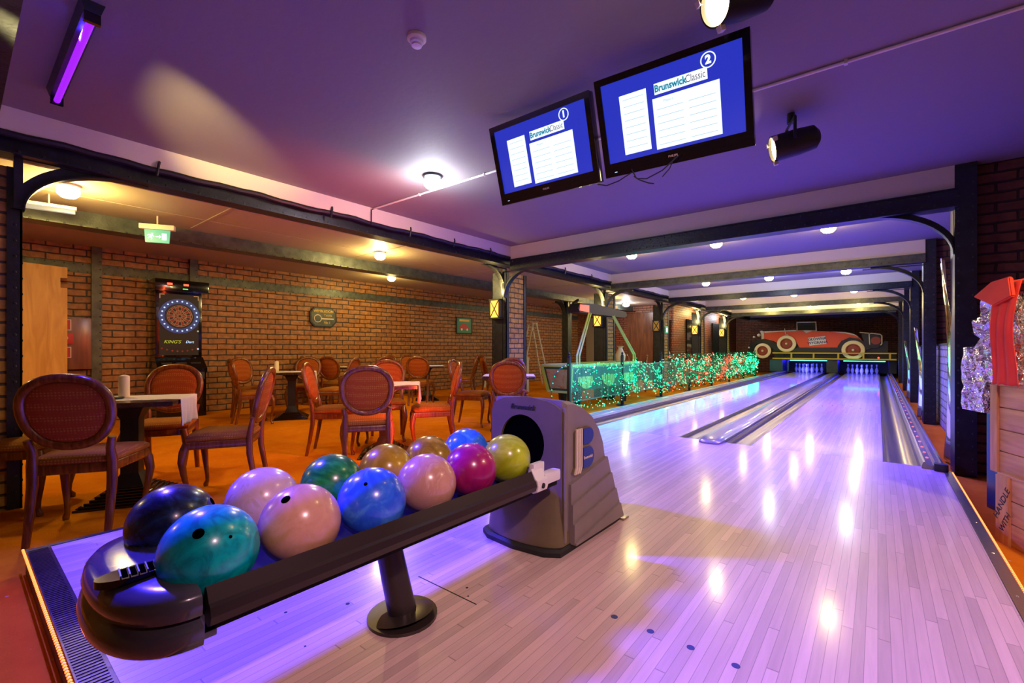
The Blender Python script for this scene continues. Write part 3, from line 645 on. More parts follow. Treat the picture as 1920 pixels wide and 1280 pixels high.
# raised emblem on the side: striped B
em=thing('tmp','','',(0,0,0)); 
E_=lambda a,b,d:(W+d,a,b)
m=MB()
def Bshape(o=0):
    pts=[(.115,.37-o),(.175,.375-o)]
    for k in range(13): a=-PI/2+PI*k/12; pts.append((.205+ (.062+o)*math.cos(a)*1.0,.437+(.060+o)*math.sin(a)))
    for k in range(13): a=-PI/2+PI*k/12; pts.append((.205+(.058+o)*math.cos(a),.548+(.047+o)*math.sin(a)))
    pts+=[(.115,.595+o)]
    return pts
m.prism([(.055,.375),(.075,.40),(.078,.575),(.12,.597),(.12,.37)],E_,0,.012); m.prism(Bshape(.0),E_,0,.013); plate=m.build('emblem_plate','machined',br,smooth=False)
for k in range(3):
    x=.080+k*.022; MB().prism([(x-.016,.368),(x-.001,.40),(x+.001,.594),(x+.010,.594),(x+.008,.40),(x-.007,.368)],E_,.012,.022).build('emblem_stripe','cream',plate,smooth=False)
def lobe(cx,cz,rx,rz): return [(cx-.055,cz-rz)]+[(cx+rx*math.cos(-PI/2+PI*k/14),cz+rz*math.sin(-PI/2+PI*k/14)) for k in range(15)]+[(cx-.055,cz+rz)]
MB().prism(lobe(.205,.547,.05,.040),E_,.012,.019).build('emblem_lobe','blue',plate,smooth=False)
MB().prism(lobe(.205,.437,.054,.052),E_,.012,.019).build('emblem_lobe','blue',plate,smooth=False)
text('emblem_lettering','Brunswick',.022,'cream',plate,(W+.020,.196,.437),(R(90),R(0),R(90)),ext=.001)
bpy.data.objects.remove(em)

# ball rack
rk=thing('ball_rack','long dark ball rack on a slanted pedestal with a rounded grey end cap','ball rack',(-1.43,0,0))
m=MB()
def railprof(s_): return [(s_*(q+(.018 if s_<0 else 0)),z) for q,z in ((.250,.462),(.259,.468),(.276,.434),(.285,.428),(.290,.408),(.284,.388),(.268,.380),(.252,.386),(.248,.400),(.258,.416),(.246,.452))]
for s_,nm in ((1,'front_rail'),(-1,'rear_rail')):
    MB().loft([[(a,y,b) for a,b in railprof(s_)] for y in (.36,1.62)]).build(nm,'rail',rk,ang=25)
m=MB(); tp=[(-.25,.44),(-.235,.41),(-.19,.385),(-.145,.383),(-.10,.39),(-.04,.415),(0,.43),(.04,.415),(.10,.39),(.145,.383),(.19,.385),(.235,.41),(.25,.44),(.25,.36),(-.25,.36)]
m.loft([[(a,y,b) for a,b in tp] for y in (.36,1.80)]); m.build('tray','tray',rk)
ped=MB(); ped.tube([(.046,1.063,.0),(.046,1.063,.012)],.128,32); ped.tube([(.046,1.063,.012),(.044,1.063,.022)],[.115,.075],32)
ped.tube([(.046,1.063,.015),(-.02,1.02,.37)],[.052,.046],20); ped.build('pedestal','rail',rk,ang=40)
# end cap
m=MB(); rings=[]
def capring(ax,by,z,y0=.33,n=30,exp=.86):
    pts=[]
    for k in range(n+1):
        a=PI*k/n; c=math.cos(a); s2=math.sin(a)
        pts.append((-ax*math.copysign(abs(c)**exp,c),y0-by*abs(s2)**exp,z))
    return pts
Lc=[(.235,.120,.335,.35),(.258,.150,.338,.35),(.276,.160,.350,.35),(.282,.163,.368,.35),(.278,.158,.390,.35),(.256,.148,.400,.35),(.252,.143,.406,.35),(.268,.150,.412,.35),(.272,.155,.430,.35),(.270,.150,.452,.35),(.256,.138,.466,.35),(.20,.11,.473,.35),(.1,.05,.478,.35),(.01,.005,.479,.35)]
m.loft([capring(a,b,z,y) for a,b,z,y in Lc],cap=True)
m.box(-.25,.25,.345,.385,.345,.40,.004)
m.build('end_cap','capgrey',rk,ang=50)
v=MB(); vo=[]
for k in range(28):
    a=2*PI*k/28; vo.append((.070*math.cos(a)*1.0,.036*math.sin(a)))
rotv=R(84)
fnv=lambda a,b,d:(.0+a*math.cos(rotv)-b*math.sin(rotv)+.09,.268+a*math.sin(rotv)+b*math.cos(rotv),d)
v.prism(vo,fnv,.470,.487); vt=v.build('hand_vent','black',rk,ang=40)
v=MB()
for k in range(5):
    a0=-.018+.016*k; v.prism([(a0-.005,-.024),(a0+.005,-.024),(a0+.005,.024),(a0-.005,.024)],fnv,.487,.4885)
v.build('vent_slots','void',vt,smooth=False)  # raised black strips standing for the shade inside the slots
v=MB()
for k in range(6):
    a0=-.026+.016*k; v.prism([(a0-.0015,-.026),(a0+.0015,-.026),(a0+.0015,.026),(a0-.0015,.026)],fnv,.486,.492)
v.build('vent_fins','steelm',vt,smooth=False)
m=MB(); m.loft([[(a,y,b) for a,b in ((.243,.470),(.258,.477),(.280,.438),(.292,.43),(.297,.408),(.290,.382),(.268,.372),(.25,.38),(.255,.415),(.24,.452))] for y in (1.585,1.66)])
m.box(.235,.262,1.60,1.68,.45,.495,.006); m.box(.24,.285,1.65,1.78,.395,.445,.012)
m.build('clamp','white',rk,ang=35); MB().lathe([(.0001,0),(.012,0),(.012,.006),(.0001,.006)],(0,0,0),12,mat=Matrix.Translation((.293,1.622,.405))@Matrix.Rotation(PI/2,4,'Y')).build('clamp_bolt','rubber',rk)

# balls
balls=[
 ('f',0,.405,(( .0,.28,.30),(.0,.62,.56),(.0,.48,.50)),'turquoise bowling ball with one big finger hole, nearest on the rack',[(0.617,-.41,.672),(.86,.12,.50)]),
 ('f',0,.632,((.66,.36,.26),(.52,.30,.12),(.60,.31,.22)),'peach bowling ball with yellowish patches and a hole, second in the front row',[(.27,-.513,.815)]),
 ('f',0,.868,((.02,.10,.80),(.08,.30,.95),(.03,.16,.9)),'bright blue bowling ball in the middle of the front row',[(.447,-.513,.732)]),
 ('f',0,1.112,((.62,.34,.24),(.68,.44,.32),(.55,.27,.20)),'pale peach bowling ball between the blue and the purple ball',[]),
 ('f',0,1.352,((.28,.008,.12),(.46,.02,.16),(.36,.01,.13)),'dark magenta bowling ball in the front row beside the lime ball',[]),
 ('f',0,1.598,((.34,.42,.012),(.52,.62,.04),(.42,.52,.02)),'lime green bowling ball in front of the round opening',[]),
 ('b',0,.40,((.006,.012,.018),(.012,.075,.11),(.02,.035,.04)),'navy marbled bowling ball behind the turquoise ball',[(.392,.796,.462)]),
 ('b',0,.645,((.60,.40,.36),(.50,.36,.20),(.66,.45,.40)),'pale pink bowling ball behind the peach ball',[]),
 ('b',0,.888,((.0,.12,.02),(.02,.34,.06),(.01,.22,.035)),'dark green bowling ball in the back row',[]),
 ('b',0,1.125,((.30,.18,.004),(.50,.32,.008),(.40,.25,.006)),'golden brown bowling ball beside the green ball in the back row',[]),
 ('b',0,1.352,((.20,.12,.005),(.48,.31,.012),(.32,.2,.008)),'striped bronze bowling ball behind the pale peach ball',[]),
 ('b',0,1.59,((.02,.12,.80),(.10,.38,.95),(.03,.22,.9)),'sky blue bowling ball at the far end of the back row',[]),
]
for i,(row,_,y,cols,lab,holes) in enumerate(balls):
    x=-1.29 if row=='f' else -1.572
    if row=='f' and i in(3,4,5): x=-1.305-.008*(i-3)
    mt=marble('ball_%d'%i,cols[0],cols[1],cols[2],scale=14 if i in(6,0) else 9,rough=.25)
    o=MB().sphere((0,0,0),.109,48,28).build('bowling_ball',mt,ang=180); o.location=(x,y,.50); o.rotation_euler=(i*.7,i*1.3,0) if not holes else (0,0,0)
    tag(o,lab,'bowling ball','bowling balls on the rack')
    for k,hd in enumerate(holes):
        d=Vector(hd).normalized(); rr=.0125 if k==0 else .004
        if i==2: rr=.006
        q=d.to_track_quat('Z','Y').to_matrix().to_4x4()
        c=math.sqrt(.109**2-rr**2)
        MB().lathe([(rr,c+.0002),(rr*.97,c+.0006),(rr*.8,.1092),(.0001,.1094)],(0,0,0),18,mat=q,cap=False).build('finger_hole','void',o)  # black disc lying on the ball, painted shade of a drilled hole

# ---------------------------------------------------------------- chairs
def make_chair():
    t=thing('dining_chair','x','chair')
    # local: faces +X, origin on floor under seat centre
    m=MB(); sx0,sx1=-.21,.23
    def so(x,z,k=0):  # seat outline, trapezoid with bowed front
        pts=[]
        n=8
        for i in range(n+1):
            u=-1+2*i/n; pts.append((.225-.035*u*u+k,u*(.235+k),z))
        for i in range(5):
            u=1-2*i/4; pts.append((-.205-k,u*(.195+k),z))
        return pts
    m.loft([so(0,.385,-.004),so(0,.39,.0),so(0,.435,.0),so(0,.44,-.004)]); m.build('seat_rail','mahog',t,ang=40)
    m=MB(); m.loft([so(0,.44,-.006),so(0,.455,.004),so(0,.475,.002),so(0,.492,-.022),so(0,.500,-.07),so(0,.503,-.13)]); m.build('seat','fabricseat',t,ang=60)
    # cabriole front legs
    for s in (-1,1):
        m=MB(); p=[(.195,s*.205,.43),(.212,s*.222,.37),(.220,s*.232,.30),(.208,s*.222,.20),(.192,s*.208,.10),(.190,s*.206,.05),(.205,s*.22,.018),(.205,s*.22,0)]
        m.tube(p,[.028,.030,.026,.020,.015,.014,.019,.017],10); m.build('front_leg','mahog',t,ang=60)
    for s in (-1,1):
        m=MB(); p=[(-.265,s*.185,0),(-.235,s*.185,.15),(-.205,s*.185,.33),(-.205,s*.185,.45),(-.215,s*.180,.53),(-.232,s*.195,.60)]
        m.tube(p,[.016,.019,.023,.024,.020,.018],10,sq=(1,1.15)); m.build('rear_leg','mahog',t,ang=60)
    # oval back
    n=36; tilt=math.tan(R(13)); zc=.755
    def ov(a,rw,rh):
        y=rw*math.copysign(abs(math.cos(a))**.86,math.cos(a)); z=rh*math.copysign(abs(math.sin(a))**.90,math.sin(a)); y*=1+.07*z/rh
        return (-.222-tilt*(z+zc-.56)-.035*(y/rw)**2*0,y,zc+z)
    m=MB(); m.tube([ov(2*PI*k/n,.205,.200) for k in range(n)],.022,10,closed=True,sq=(1.0,1.2)); m.build('back_frame','mahog',t,ang=60)
    m=MB(); rings=[]
    for f,dx in ((1,0),(.97,.012),(.8,.022),(.45,.027),(.02,.028)): rings.append([(ov(2*PI*k/n,.188*f,.183*f)[0]+dx,)+ov(2*PI*k/n,.188*f,.183*f)[1:] for k in range(n)])
    rings2=[]
    for f,dx in ((.02,-.016),(.5,-.015),(.9,-.012),(1,0)): rings2.append([(ov(2*PI*k/n,.188*f,.183*f)[0]+dx,)+ov(2*PI*k/n,.188*f,.183*f)[1:] for k in range(n)])
    m.loft(rings2+rings[1:],cap=False); m.build('back_pad','fabric',t,ang=60)
    return t
proto=make_chair(); used=[False]
def chair(x,y,deg,label,group='oval-back dining chairs around the tables'):
    o=proto if not used[0] else copytree(proto); used[0]=True
    o.location=(x,y,FL); o.rotation_euler=(0,0,R(deg)); tag(o,label,'chair',group); return o
chair(-3.86,.56,149,'oval-back dining chair seen from behind, nearest the bottom left of the picture')
chair(-4.66,.30,62,'dining chair cut off by the left edge of the picture')
chair(-3.98,1.36,236,'dining chair seen from the side, to the right of the near table with the candle')
chair(-4.90,1.18,329,'dining chair facing the camera behind the near table, in front of the dart machine')
chair(-3.70,2.44,146,'red-lit dining chair seen from behind behind the golden bowling ball')
chair(-4.62,2.66,50,'dining chair facing right at the left side of the second table')
chair(-3.90,3.40,232,'dining chair facing left at the right side of the second table')
chair(-4.75,3.40,322,'dining chair facing the camera behind the second table')
chair(-3.71,4.52,128,'red-lit dining chair just behind the top of the ball return')
chair(-4.66,4.84,28,'dining chair facing right in front of the dark column')
chair(-4.45,5.52,310,'dining chair facing the camera behind the table beside the column')
chair(-7.28,2.86,78,'dining chair seen from behind at the far table right of the dart machine')
chair(-8.05,3.15,20,'dining chair against the brick wall at the left of the far table')
chair(-7.95,3.95,318,'dining chair facing the camera behind the candle of the far table')
chair(-6.85,3.95,215,'dining chair at the right side of the far table')
chair(-8.18,4.72,118,'dark dining chair seen from behind left of the farthest candle')
chair(-7.62,5.28,172,'dark dining chair beside the farthest candle')
chair(-8.95,4.75,50,'dining chair against the brick wall beyond the far table')
chair(-8.65,6.02,275,'dining chair behind the farthest candle')
chair(-7.20,5.98,128,'dining chair seen from behind in the middle of the wall tables')
chair(-8.5,6.85,350,'dining chair near the wall left of the narrow white table top')
chair(-7.2,7.2,215,'dining chair at the right of the narrow white table top')
chair(-6.9,7.9,60,'dining chair in front of the white framed table')
# more chairs beyond the garlands
for k,(x,y,d) in enumerate(((-5.0,11.4,200),(-5.2,12.1,20),(-4.5,13.8,180),(-4.5,15.2,160),(-4.5,17.4,190),(-4.5,18.9,170))):
    chair(x,y,d,'dining chair mostly hidden behind the glowing garland, %s along the lanes'%(['first','second','third','fourth','fifth','last'][k]),'chairs behind the garlands')

# ---------------------------------------------------------------- tables
def table(x,y,deg,label,s=.70,cloth=None,h=.75,base=True):
    t=thing('dining_table',label,'table',(x,y,FL),R(deg),'square pedestal tables'); hs=s/2
    MB().box(-hs,hs,-hs,hs,h-.035,h,.006).build('tabletop','tabletop',t)
    m=MB(); m.loft([[(a*q,b*q,z) for a,b in ((-1,-1),(1,-1),(1,1),(-1,1))] for z,q in ((.10,.10),(.16,.075),(.20,.055),(.60,.055),(.68,.09),(h-.035,.14))]); m.build('pedestal','blackm',t,smooth=False)
    m=MB()
    for k in range(7): q=.25-.022*k; m.box(-q,q,-q,q,.015*k,.015*k+.0155,.003)
    m.build('ribbed_base','black',t)
    return t
def runner(x,y,deg,label,s=.70,w=.42,h=.753,drops=(.22,.10),z0=FL):
    hs=s/2+.004
    def f(u,v):
        L=s+.008+drops[0]+drops[1]; d=u*L; yy=(v-.5)*w
        wav=.006*math.sin(v*14+2)+.004*math.sin(v*31)
        if d<drops[0]: q=drops[0]-d; return (-hs-.006-wav*(q/.1)-.10*q*0,yy,h-q)
        if d>L-drops[1]: q=d-(L-drops[1]); return (hs+.006+wav*(q/.1),yy,h-q)
        return (-hs+(d-drops[0]),yy,h+.0008*math.sin(d*40+v*9))
    m=MB(); m.grid(f,64,24); o=m.build('table_runner','cloth',ang=180,recalc=False)
    md=o.modifiers.new('s','SOLIDIFY'); md.thickness=.002
    o.location=(x,y,z0); o.rotation_euler=(0,0,R(deg)); return tag(o,label,'tablecloth','white table runners')
def candle(x,y,label,r=.034,hh=.165,z=FL+.755):
    t=thing('pillar_candle',label,'candle',(x,y,z)); MB().lathe([(.0001,0),(r,0),(r,hh-.012),(r*.9,hh-.004),(.006,hh+.004),(.0001,hh+.004)],(0,0,0),24).build('wax','candle',t,ang=40)
    MB().cyl((0,0,hh+.002),(.002,0,hh+.022),.0016,seg=6).build('wick','wick',t)
table(-4.36,.86,150,'near black square table with a white runner and a candle'); runner(-4.36,.86,60,'white runner hanging over the right edge of the near table',drops=(.06,.20))
candle(-4.46,.83,'white pillar candle on the near table')
table(-4.10,2.92,139,'second black square table with a white cloth, behind the bronze ball'); runner(-4.10,2.92,49,'white runner on the second table',w=.5,drops=(.05,.20))
table(-4.04,4.94,128,'black square table beside the dark column'); runner(-4.04,4.94,38,'white runner on the table beside the column',w=.55,drops=(.03,.03))
table(-7.40,3.48,150,'black square table near the brick wall right of the dart machine'); runner(-7.40,3.48,60,'white runner on the table right of the dart machine',drops=(.05,.22))
candle(-7.74,3.39,'white candle on the table right of the dart machine')
table(-8.45,5.30,140,'far table beside the wall with a candle'); runner(-8.45,5.30,50,'white runner on the far wall table',drops=(.05,.05)); candle(-8.49,5.35,'most distant white candle beside the brick wall')
table(-7.75,6.62,140,'far black table behind the chair in the middle of the wall'); runner(-7.75,6.62,50,'white runner on the far black table in the middle of the wall',w=.6,drops=(.03,.03))
# ashtray-like printed mark on near cloth
m=MB(); m.lathe([(.0001,0),(.045,0),(.055,.008),(.05,.012),(.042,.006),(.0001,.005)],(0,0,0),20); o=m.build('candle_dish','steelm'); o.location=(-4.35,.76,FL+.755); tag(o,'small grey glass dish beside the candle on the near table','dish')
t=thing('white_table','white metal framed table left of the column against the wall','table',(-8.0,9.6,FL),R(-30))
MB().box(-.9,.9,-.35,.35,.86,.90,.004).build('tabletop','whitem',t)
for sx in (-1,1):
    for sy in (-1,1): MB().box(sx*.86-.03,sx*.86+.03,sy*.31-.03,sy*.31+.03,0,.86).build('leg','whitem',t,smooth=False)
t=thing('step_ladder','white metal step ladder leaning open behind the column','ladder',(-8.3,11.3,FL),R(60))
for s in (-1,1): MB().tube([(.05,s*.16,1.9),(.45,s*.26,0)],.025,8).build('rail','whitem',t); MB().tube([(-.05,s*.16,1.9),(-.5,s*.24,0)],.022,8).build('rear_leg','whitem',t)
for k in range(6): z=.28+k*.28; MB().box(.37-.06*k-.04,.37-.06*k+.04,-.22,.22,z,z+.02).build('step','whitem',t,smooth=False)
MB().box(-.09,.09,-.17,.17,1.88,1.92).build('top_cap','whitem',t,smooth=False)

# ---------------------------------------------------------------- dart machine
dm=thing('dart_machine','tall black electronic dart machine with a blue lit ring against the brick wall','dart machine',(XL+.01,2.38,FL)); f=.37
MB().box(0,.30,-.32,.32,.98,2.08,.01).build('board_cabinet','dblue' if False else 'black',dm)
MB().box(0,.46,-.36,.38,2.05,2.24,.015).build('header_box','black',dm)
m=MB(); m.loft([[(x,y,z) for x,y in ((0,-w),(d,-w),(d,w),(0,w))] for z,d,w in ((0,.45,.34),(.72,.45,.34),(.74,.50,.34),(.80,.50,.34),(.98,.31,.33))]); m.build('console','black',dm,smooth=False)
m=MB(); m.box(.302,.306,-.27,.27,1.02,2.02); m.build('front_panel','dblue' if False else 'blackm',dm,smooth=False)
fx=.306
TY=lambda y,z: Matrix.Translation((fx,y,z))@Matrix.Rotation(PI/2,4,'Y')
cy,cz=.0,1.66
ring=MB().lathe([(.205,0),(.205,.012),(.285,.012),(.285,0)],(0,0,0),48,mat=TY(cy,cz),cap=False).build('light_ring','ringblue',dm)
m=MB()
for k in range(22): a=2*PI*k/22; m.sphere((fx+.013,cy+.245*math.cos(a),cz+.245*math.sin(a)),.013,8,6,sc=(.4,1,1))
m.build('ring_dots','dots',ring)
db=MB().lathe([(.0001,0),(.20,0),(.20,.015),(.0001,.015)],(0,0,0),40,mat=TY(cy,cz)).build('dartboard','sblack',dm)
m=MB()
for k in range(20):
    for (r0,r1,par) in ((.02,.075,0),(.075,.092,1),(.092,.150,0),(.150,.172,1)):
        a0=2*PI*(k-.5)/20+.01; a1=2*PI*(k+.5)/20-.01; 
        P=[(fx+.0165,cy+r*math.cos(a),cz+r*math.sin(a)) for r,a in ((r0,a0),(r1,a0),(r1,a1),(r0,a1))]
        vs=[m.bm.verts.new(p) for p in P]; fc=m.bm.faces.new(vs); fc.material_index=(k+par)%2 if True else 0
m.build('segments',['dred','sblack'],db,smooth=False,recalc=False)
m=MB()
for r in (.173,.150,.092,.075): m.tube([(fx+.018,cy+r*math.cos(2*PI*k/40),cz+r*math.sin(2*PI*k/40)) for k in range(40)],.0022,5,closed=True)
for k in range(20): a=2*PI*(k-.5)/20; m.tube([(fx+.018,cy+.02*math.cos(a),cz+.02*math.sin(a)),(fx+.018,cy+.173*math.cos(a),cz+.173*math.sin(a))],.0017,4)
m.build('wire_spider','cream',db)
text('brand_lettering',"KING'S",.075,'kings',dm,(fx+.004,-.10,1.235),(R(90),0,R(90)),ext=.002,shear=.3)
text('brand_lettering',"Dart",.06,'dots',dm,(fx+.004,.14,1.235),(R(90),0,R(90)),ext=.002,shear=.3)
m=MB()
for k in range(8): m.sphere((fx+.003,-.24+.07*k,1.13-.05*math.sin(PI*k/7)),.014,8,6,sc=(.3,1,1))
m.build('red_buttons','dred',dm)
for y in (-.27,.27):
    s=-1 if y>0 else 1
    m=MB(); m.box(fx,fx+.003,min(y,y+s*.07),max(y,y+s*.07),2.0,2.012); m.box(fx,fx+.003,min(y,y+s*.012),max(y,y+s*.012),1.94,2.0); m.build('corner_mark','cream',dm,smooth=False)
for y,mt_ in ((-.17,'led_red'),(.05,'led_red'),(.04,'led_green')):
    MB().box(.461,.464,y-.035,y+.035,2.15 if mt_=='led_red' else 2.09,2.18 if mt_=='led_red' else 2.105).build('display_digits',mt_,dm,smooth=False)
m=MB(); 
for y in (-.2,0,.2): m.box(.30,.42,y-.07,y+.07,.86,.90)
MB().box(.502,.506,-.30,.30,.62,.74).build('coin_panel','steelm',dm,smooth=False)
m.build('console_pads','blackm',dm,smooth=False)
MB().sphere((fx+.004,.26,1.42),.014,8,6).build('start_button','lampdim',dm)
MB().sphere((fx+.004,.26,1.12),.013,8,6).build('blue_button','dots',dm)

# wall signs
t=thing('racket_sign','black eight-cornered sign with a racket and yellow lettering on the brick wall','sign',(XL+.012,5.03,1.68))
o8=[(-.30,-.10),(-.20,-.21),(.20,-.21),(.30,-.10),(.30,.10),(.20,.21),(-.20,.21),(-.30,.10)]
FY=lambda a,b,d:(d,a,b)
MB().prism(o8,FY,0,.03).build('plaque','blackm',t,smooth=False)
MB().prism([(a*.9,b*.88) for a,b in o8],FY,.03,.034).build('face','steelg',t,smooth=False)
MB().lathe([(.0001,0),(.085,0),(.085,.006),(.0001,.006)],(0,0,0),24,mat=Matrix.Translation((.034,-.13,-.03))@Matrix.Rotation(PI/2,4,'Y')).build('racket_head','cream',t)
MB().lathe([(.0001,0),(.07,0),(.07,.003),(.0001,.003)],(0,0,0),24,mat=Matrix.Translation((.041,-.13,-.03))@Matrix.Rotation(PI/2,4,'Y')).build('racket_strings','steelg',t)
MB().box(.035,.042,-.05,.23,-.045,-.02).build('racket_handle','cream',t,smooth=False)
text('lettering','WIMBLEDON',.075,'gold',t,(.036,.0,.125),(R(90),0,R(90)),ext=.002,bold=.002); text('lettering','Tennis',.07,'gold',t,(.036,.10,.04),(R(90),0,R(90)),ext=.002); text('lettering','No 1',.07,'gold',t,(.036,.08,-.115),(R(90),0,R(90)),ext=.002)
t=thing('car_picture','small green framed picture of a red car on the brick wall','picture',(XL+.012,9.3,1.67))
MB().prism([(-.31,-.23),(.31,-.23),(.31,.23),(-.31,.23)],FY,0,.02).build('board','greenp',t,smooth=False)
MB().prism([(-.17,-.11),(.17,-.11),(.19,-.04),(.12,-.01),(.06,.05),(-.10,.05),(-.16,-.01),(-.19,-.05)],FY,.02,.024).build('printed_car','redp',t,smooth=False)
for y in (-.11,.11): MB().lathe([(.0001,0),(.035,0),(.035,.002),(.0001,.002)],(0,0,0),14,mat=Matrix.Translation((.024,y,-.11))@Matrix.Rotation(PI/2,4,'Y')).build('printed_wheel','white',t)
MB().box(.02,.023,-.2,.2,.12,.18).build('printed_caption','gold',t,smooth=False)
fm=MB()
for a in ((-.31,.31,.21,.24),(-.31,.31,-.24,-.21),(-.32,-.29,-.24,.24),(.29,.32,-.24,.24)): fm.box(0,.028,a[0],a[1],a[2],a[3])
fm.build('frame','blackm',t,smooth=False)
# pine board and fire station at left
t=thing('pine_board','tall orange pine board leaning in the left corner behind the steel column','wooden board',(XL+.35,.80,FL),0)
m=MB(); m.prism([(-.42,0),(.24,0),(.24,1.98),(.17,1.98),(.17,2.12),(.24,2.12),(.24,2.27),(-.28,2.29),(-.36,2.24),(-.42,2.16)],FY,0,.03); m.build('panel','pinedoor',t,smooth=False)
t=thing('fire_cabinet','dark brown fire hose cabinet on the wall behind the pine board','cabinet',(XL+.005,1.13,.80))
MB().box(0,.12,-.22,.20,-.10,.66,.004).build('box','browndoor',t)
for z,col in ((.47,'redp'),(.07,'redp')):
    s=MB().box(.122,.126,-.14,-.02,z,z+.16).build('red_sign','white',t,smooth=False); MB().box(.1262,.1275,-.13,-.03,z+.01,z+.15).build('red_field','redp',s,smooth=False); MB().box(.128,.129,-.115,-.07,z+.04,z+.12).build('pictogram','white',s,smooth=False)
MB().box(.122,.15,-.15,.0,.27,.43,.01).build('alarm_box','redp',t); MB().lathe([(.0001,0),(.035,0),(.035,.004),(.0001,.004)],(0,0,0),16,mat=Matrix.Translation((.15,-.09,.36))@Matrix.Rotation(PI/2,4,'Y')).build('alarm_button','white',t)

# exit sign near
def exit_sign(x,y,z,deg,label,sc_=1,hang=.0):
    t=thing('exit_sign',label,'exit sign',(x,y,z),R(deg)); t.scale=(sc_,)*3
    m=MB(); m.box(-.17,.17,-.035,.035,-.03,.03,.012); m.build('housing','cream',t)
    p=MB().prism([(-.125,-.03),(.125,-.03),(.115,-.18),(-.115,-.18)],lambda a,b,d:(a,d,b),-.006,.006).build('green_panel','exitg',t,smooth=False)
    m=MB(); F2=lambda a,b,d:(a,-d,b)
    m.prism([(.045,-.07),(.09,-.07),(.09,-.145),(.045,-.145)],F2,.0065,.0075)
    m.prism([(-.015,-.105),(.02,-.105),(.02,-.09),(.04,-.11),(.02,-.13),(.02,-.115),(-.015,-.115)],F2,.0065,.0075)
    m.prism([(-.055,-.07),(-.04,-.07),(-.04,-.082),(-.055,-.082)],F2,.0065,.0075)
    m.prism([(-.07,-.088),(-.045,-.085),(-.04,-.10),(-.03,-.105),(-.03,-.112),(-.048,-.108),(-.055,-.118),(-.045,-.13),(-.055,-.148),(-.063,-.146),(-.056,-.13),(-.07,-.122),(-.085,-.135),(-.092,-.13),(-.075,-.112),(-.07,-.10),(-.085,-.098),(-.09,-.105),(-.096,-.1),(-.088,-.09)],F2,.0065,.0075)
    m.build('running_figure','exitw',p,smooth=False)
    if hang: MB().cyl((0,0,.03),(0,0,.03+hang/sc_),.008).build('stem','cream',t)
    return t
ex=exit_sign(-6.55,1.52,2.42,60,'green running man exit sign under the ceiling at upper left',1.0,.10)
exit_sign(-6.8,13.5,2.35,40,'pale green exit sign left of the air hockey scoreboard',1.5,.17)
t=thing('exit_plate','small green exit plate on the third brick column','exit sign',(-4.745,12.98,1.55)); MB().box(0,.008,-.1,.1,-.10,.10).build('plate','exitg',t,smooth=False); MB().box(.008,.010,-.04,.06,-.06,.05).build('pictogram','exitw',t,smooth=False)

# far left area: doors and posters
struct(MB().box(-8.9,-7.9,15.66,15.69,FL,2.2).build('door_1','beigedoor',smooth=False))
struct(MB().box(-7.2,-6.0,15.66,15.69,FL,2.3).build('door_2','browndoor',smooth=False))
struct(MB().box(-5.98,-5.60,15.64,15.69,FL,2.0).build('door_3','darkglass',smooth=False))
struct(MB().box(-5.495,-5.46,17.0,18.0,FL,2.1).build('door_4','darkglass',smooth=False)); struct(MB().box(-5.495,-5.46,20.4,21.5,FL,2.1).build('door_5','blackm',smooth=False))
t=thing('payphone','white wall telephone box beyond the third column','telephone',(-5.495,18.4,1.35)); MB().box(0,.12,-.18,.18,-.3,.35,.01).build('box','white',t); MB().box(.121,.13,-.1,.1,-.05,.2).build('screen','darkglass',t,smooth=False)
for (x,y,lab) in ((-5.05,10.6,'white ceramic vase on a stand right of the scoreboard frame'),(-5.2,14.2,'pale vase-like urn behind the garland')):
    t=thing('tall_vase',lab,'vase',(x,y,FL)); MB().cyl((0,0,0),(0,0,.75),.16,seg=20).build('stand','steelm',t)
    MB().lathe([(.0001,0),(.07,0),(.12,.10),(.13,.22),(.07,.34),(.05,.40),(.09,.44),(.0001,.44)],(0,0,.75),20).build('urn','cream',t)

# lanterns on columns
for i,y in enumerate(CY):
    lit=i in(0,1,3,4)
    t=thing('wall_lantern',['glowing wall lantern on the first brick column','glowing wall lantern behind the hockey scoreboard','unlit wall lantern on the third brick column','bright yellow lantern on the fourth column','yellow lantern on the fifth column'][i],'lantern',(-4.93,y-.02,1.66))
    m=MB()
    for sx in (-1,1): m.box(sx*.10-.012,sx*.10+.012,-.09,.0,-.15,.15)
    m.box(-.112,.112,-.10,.0,.14,.165); m.box(-.112,.112,-.10,.0,-.165,-.14); m.build('frame','blackm',t,smooth=False)
    MB().box(-.088,.088,-.085,-.02,-.14,.14).build('glass','lantern' if lit else 'gold',t,smooth=False)
    m=MB(); m.tube([(-.09,-.09,-.14),(.09,-.09,.14)],.010,4); m.tube([(-.09,-.09,.14),(.09,-.09,-.14)],.010,4); m.build('cross_bars','blackm',t,smooth=False)
    if lit:
        light('POINT',(-4.90,y-.16,1.95),WARM,(11 if i<3 else 18),.03); 
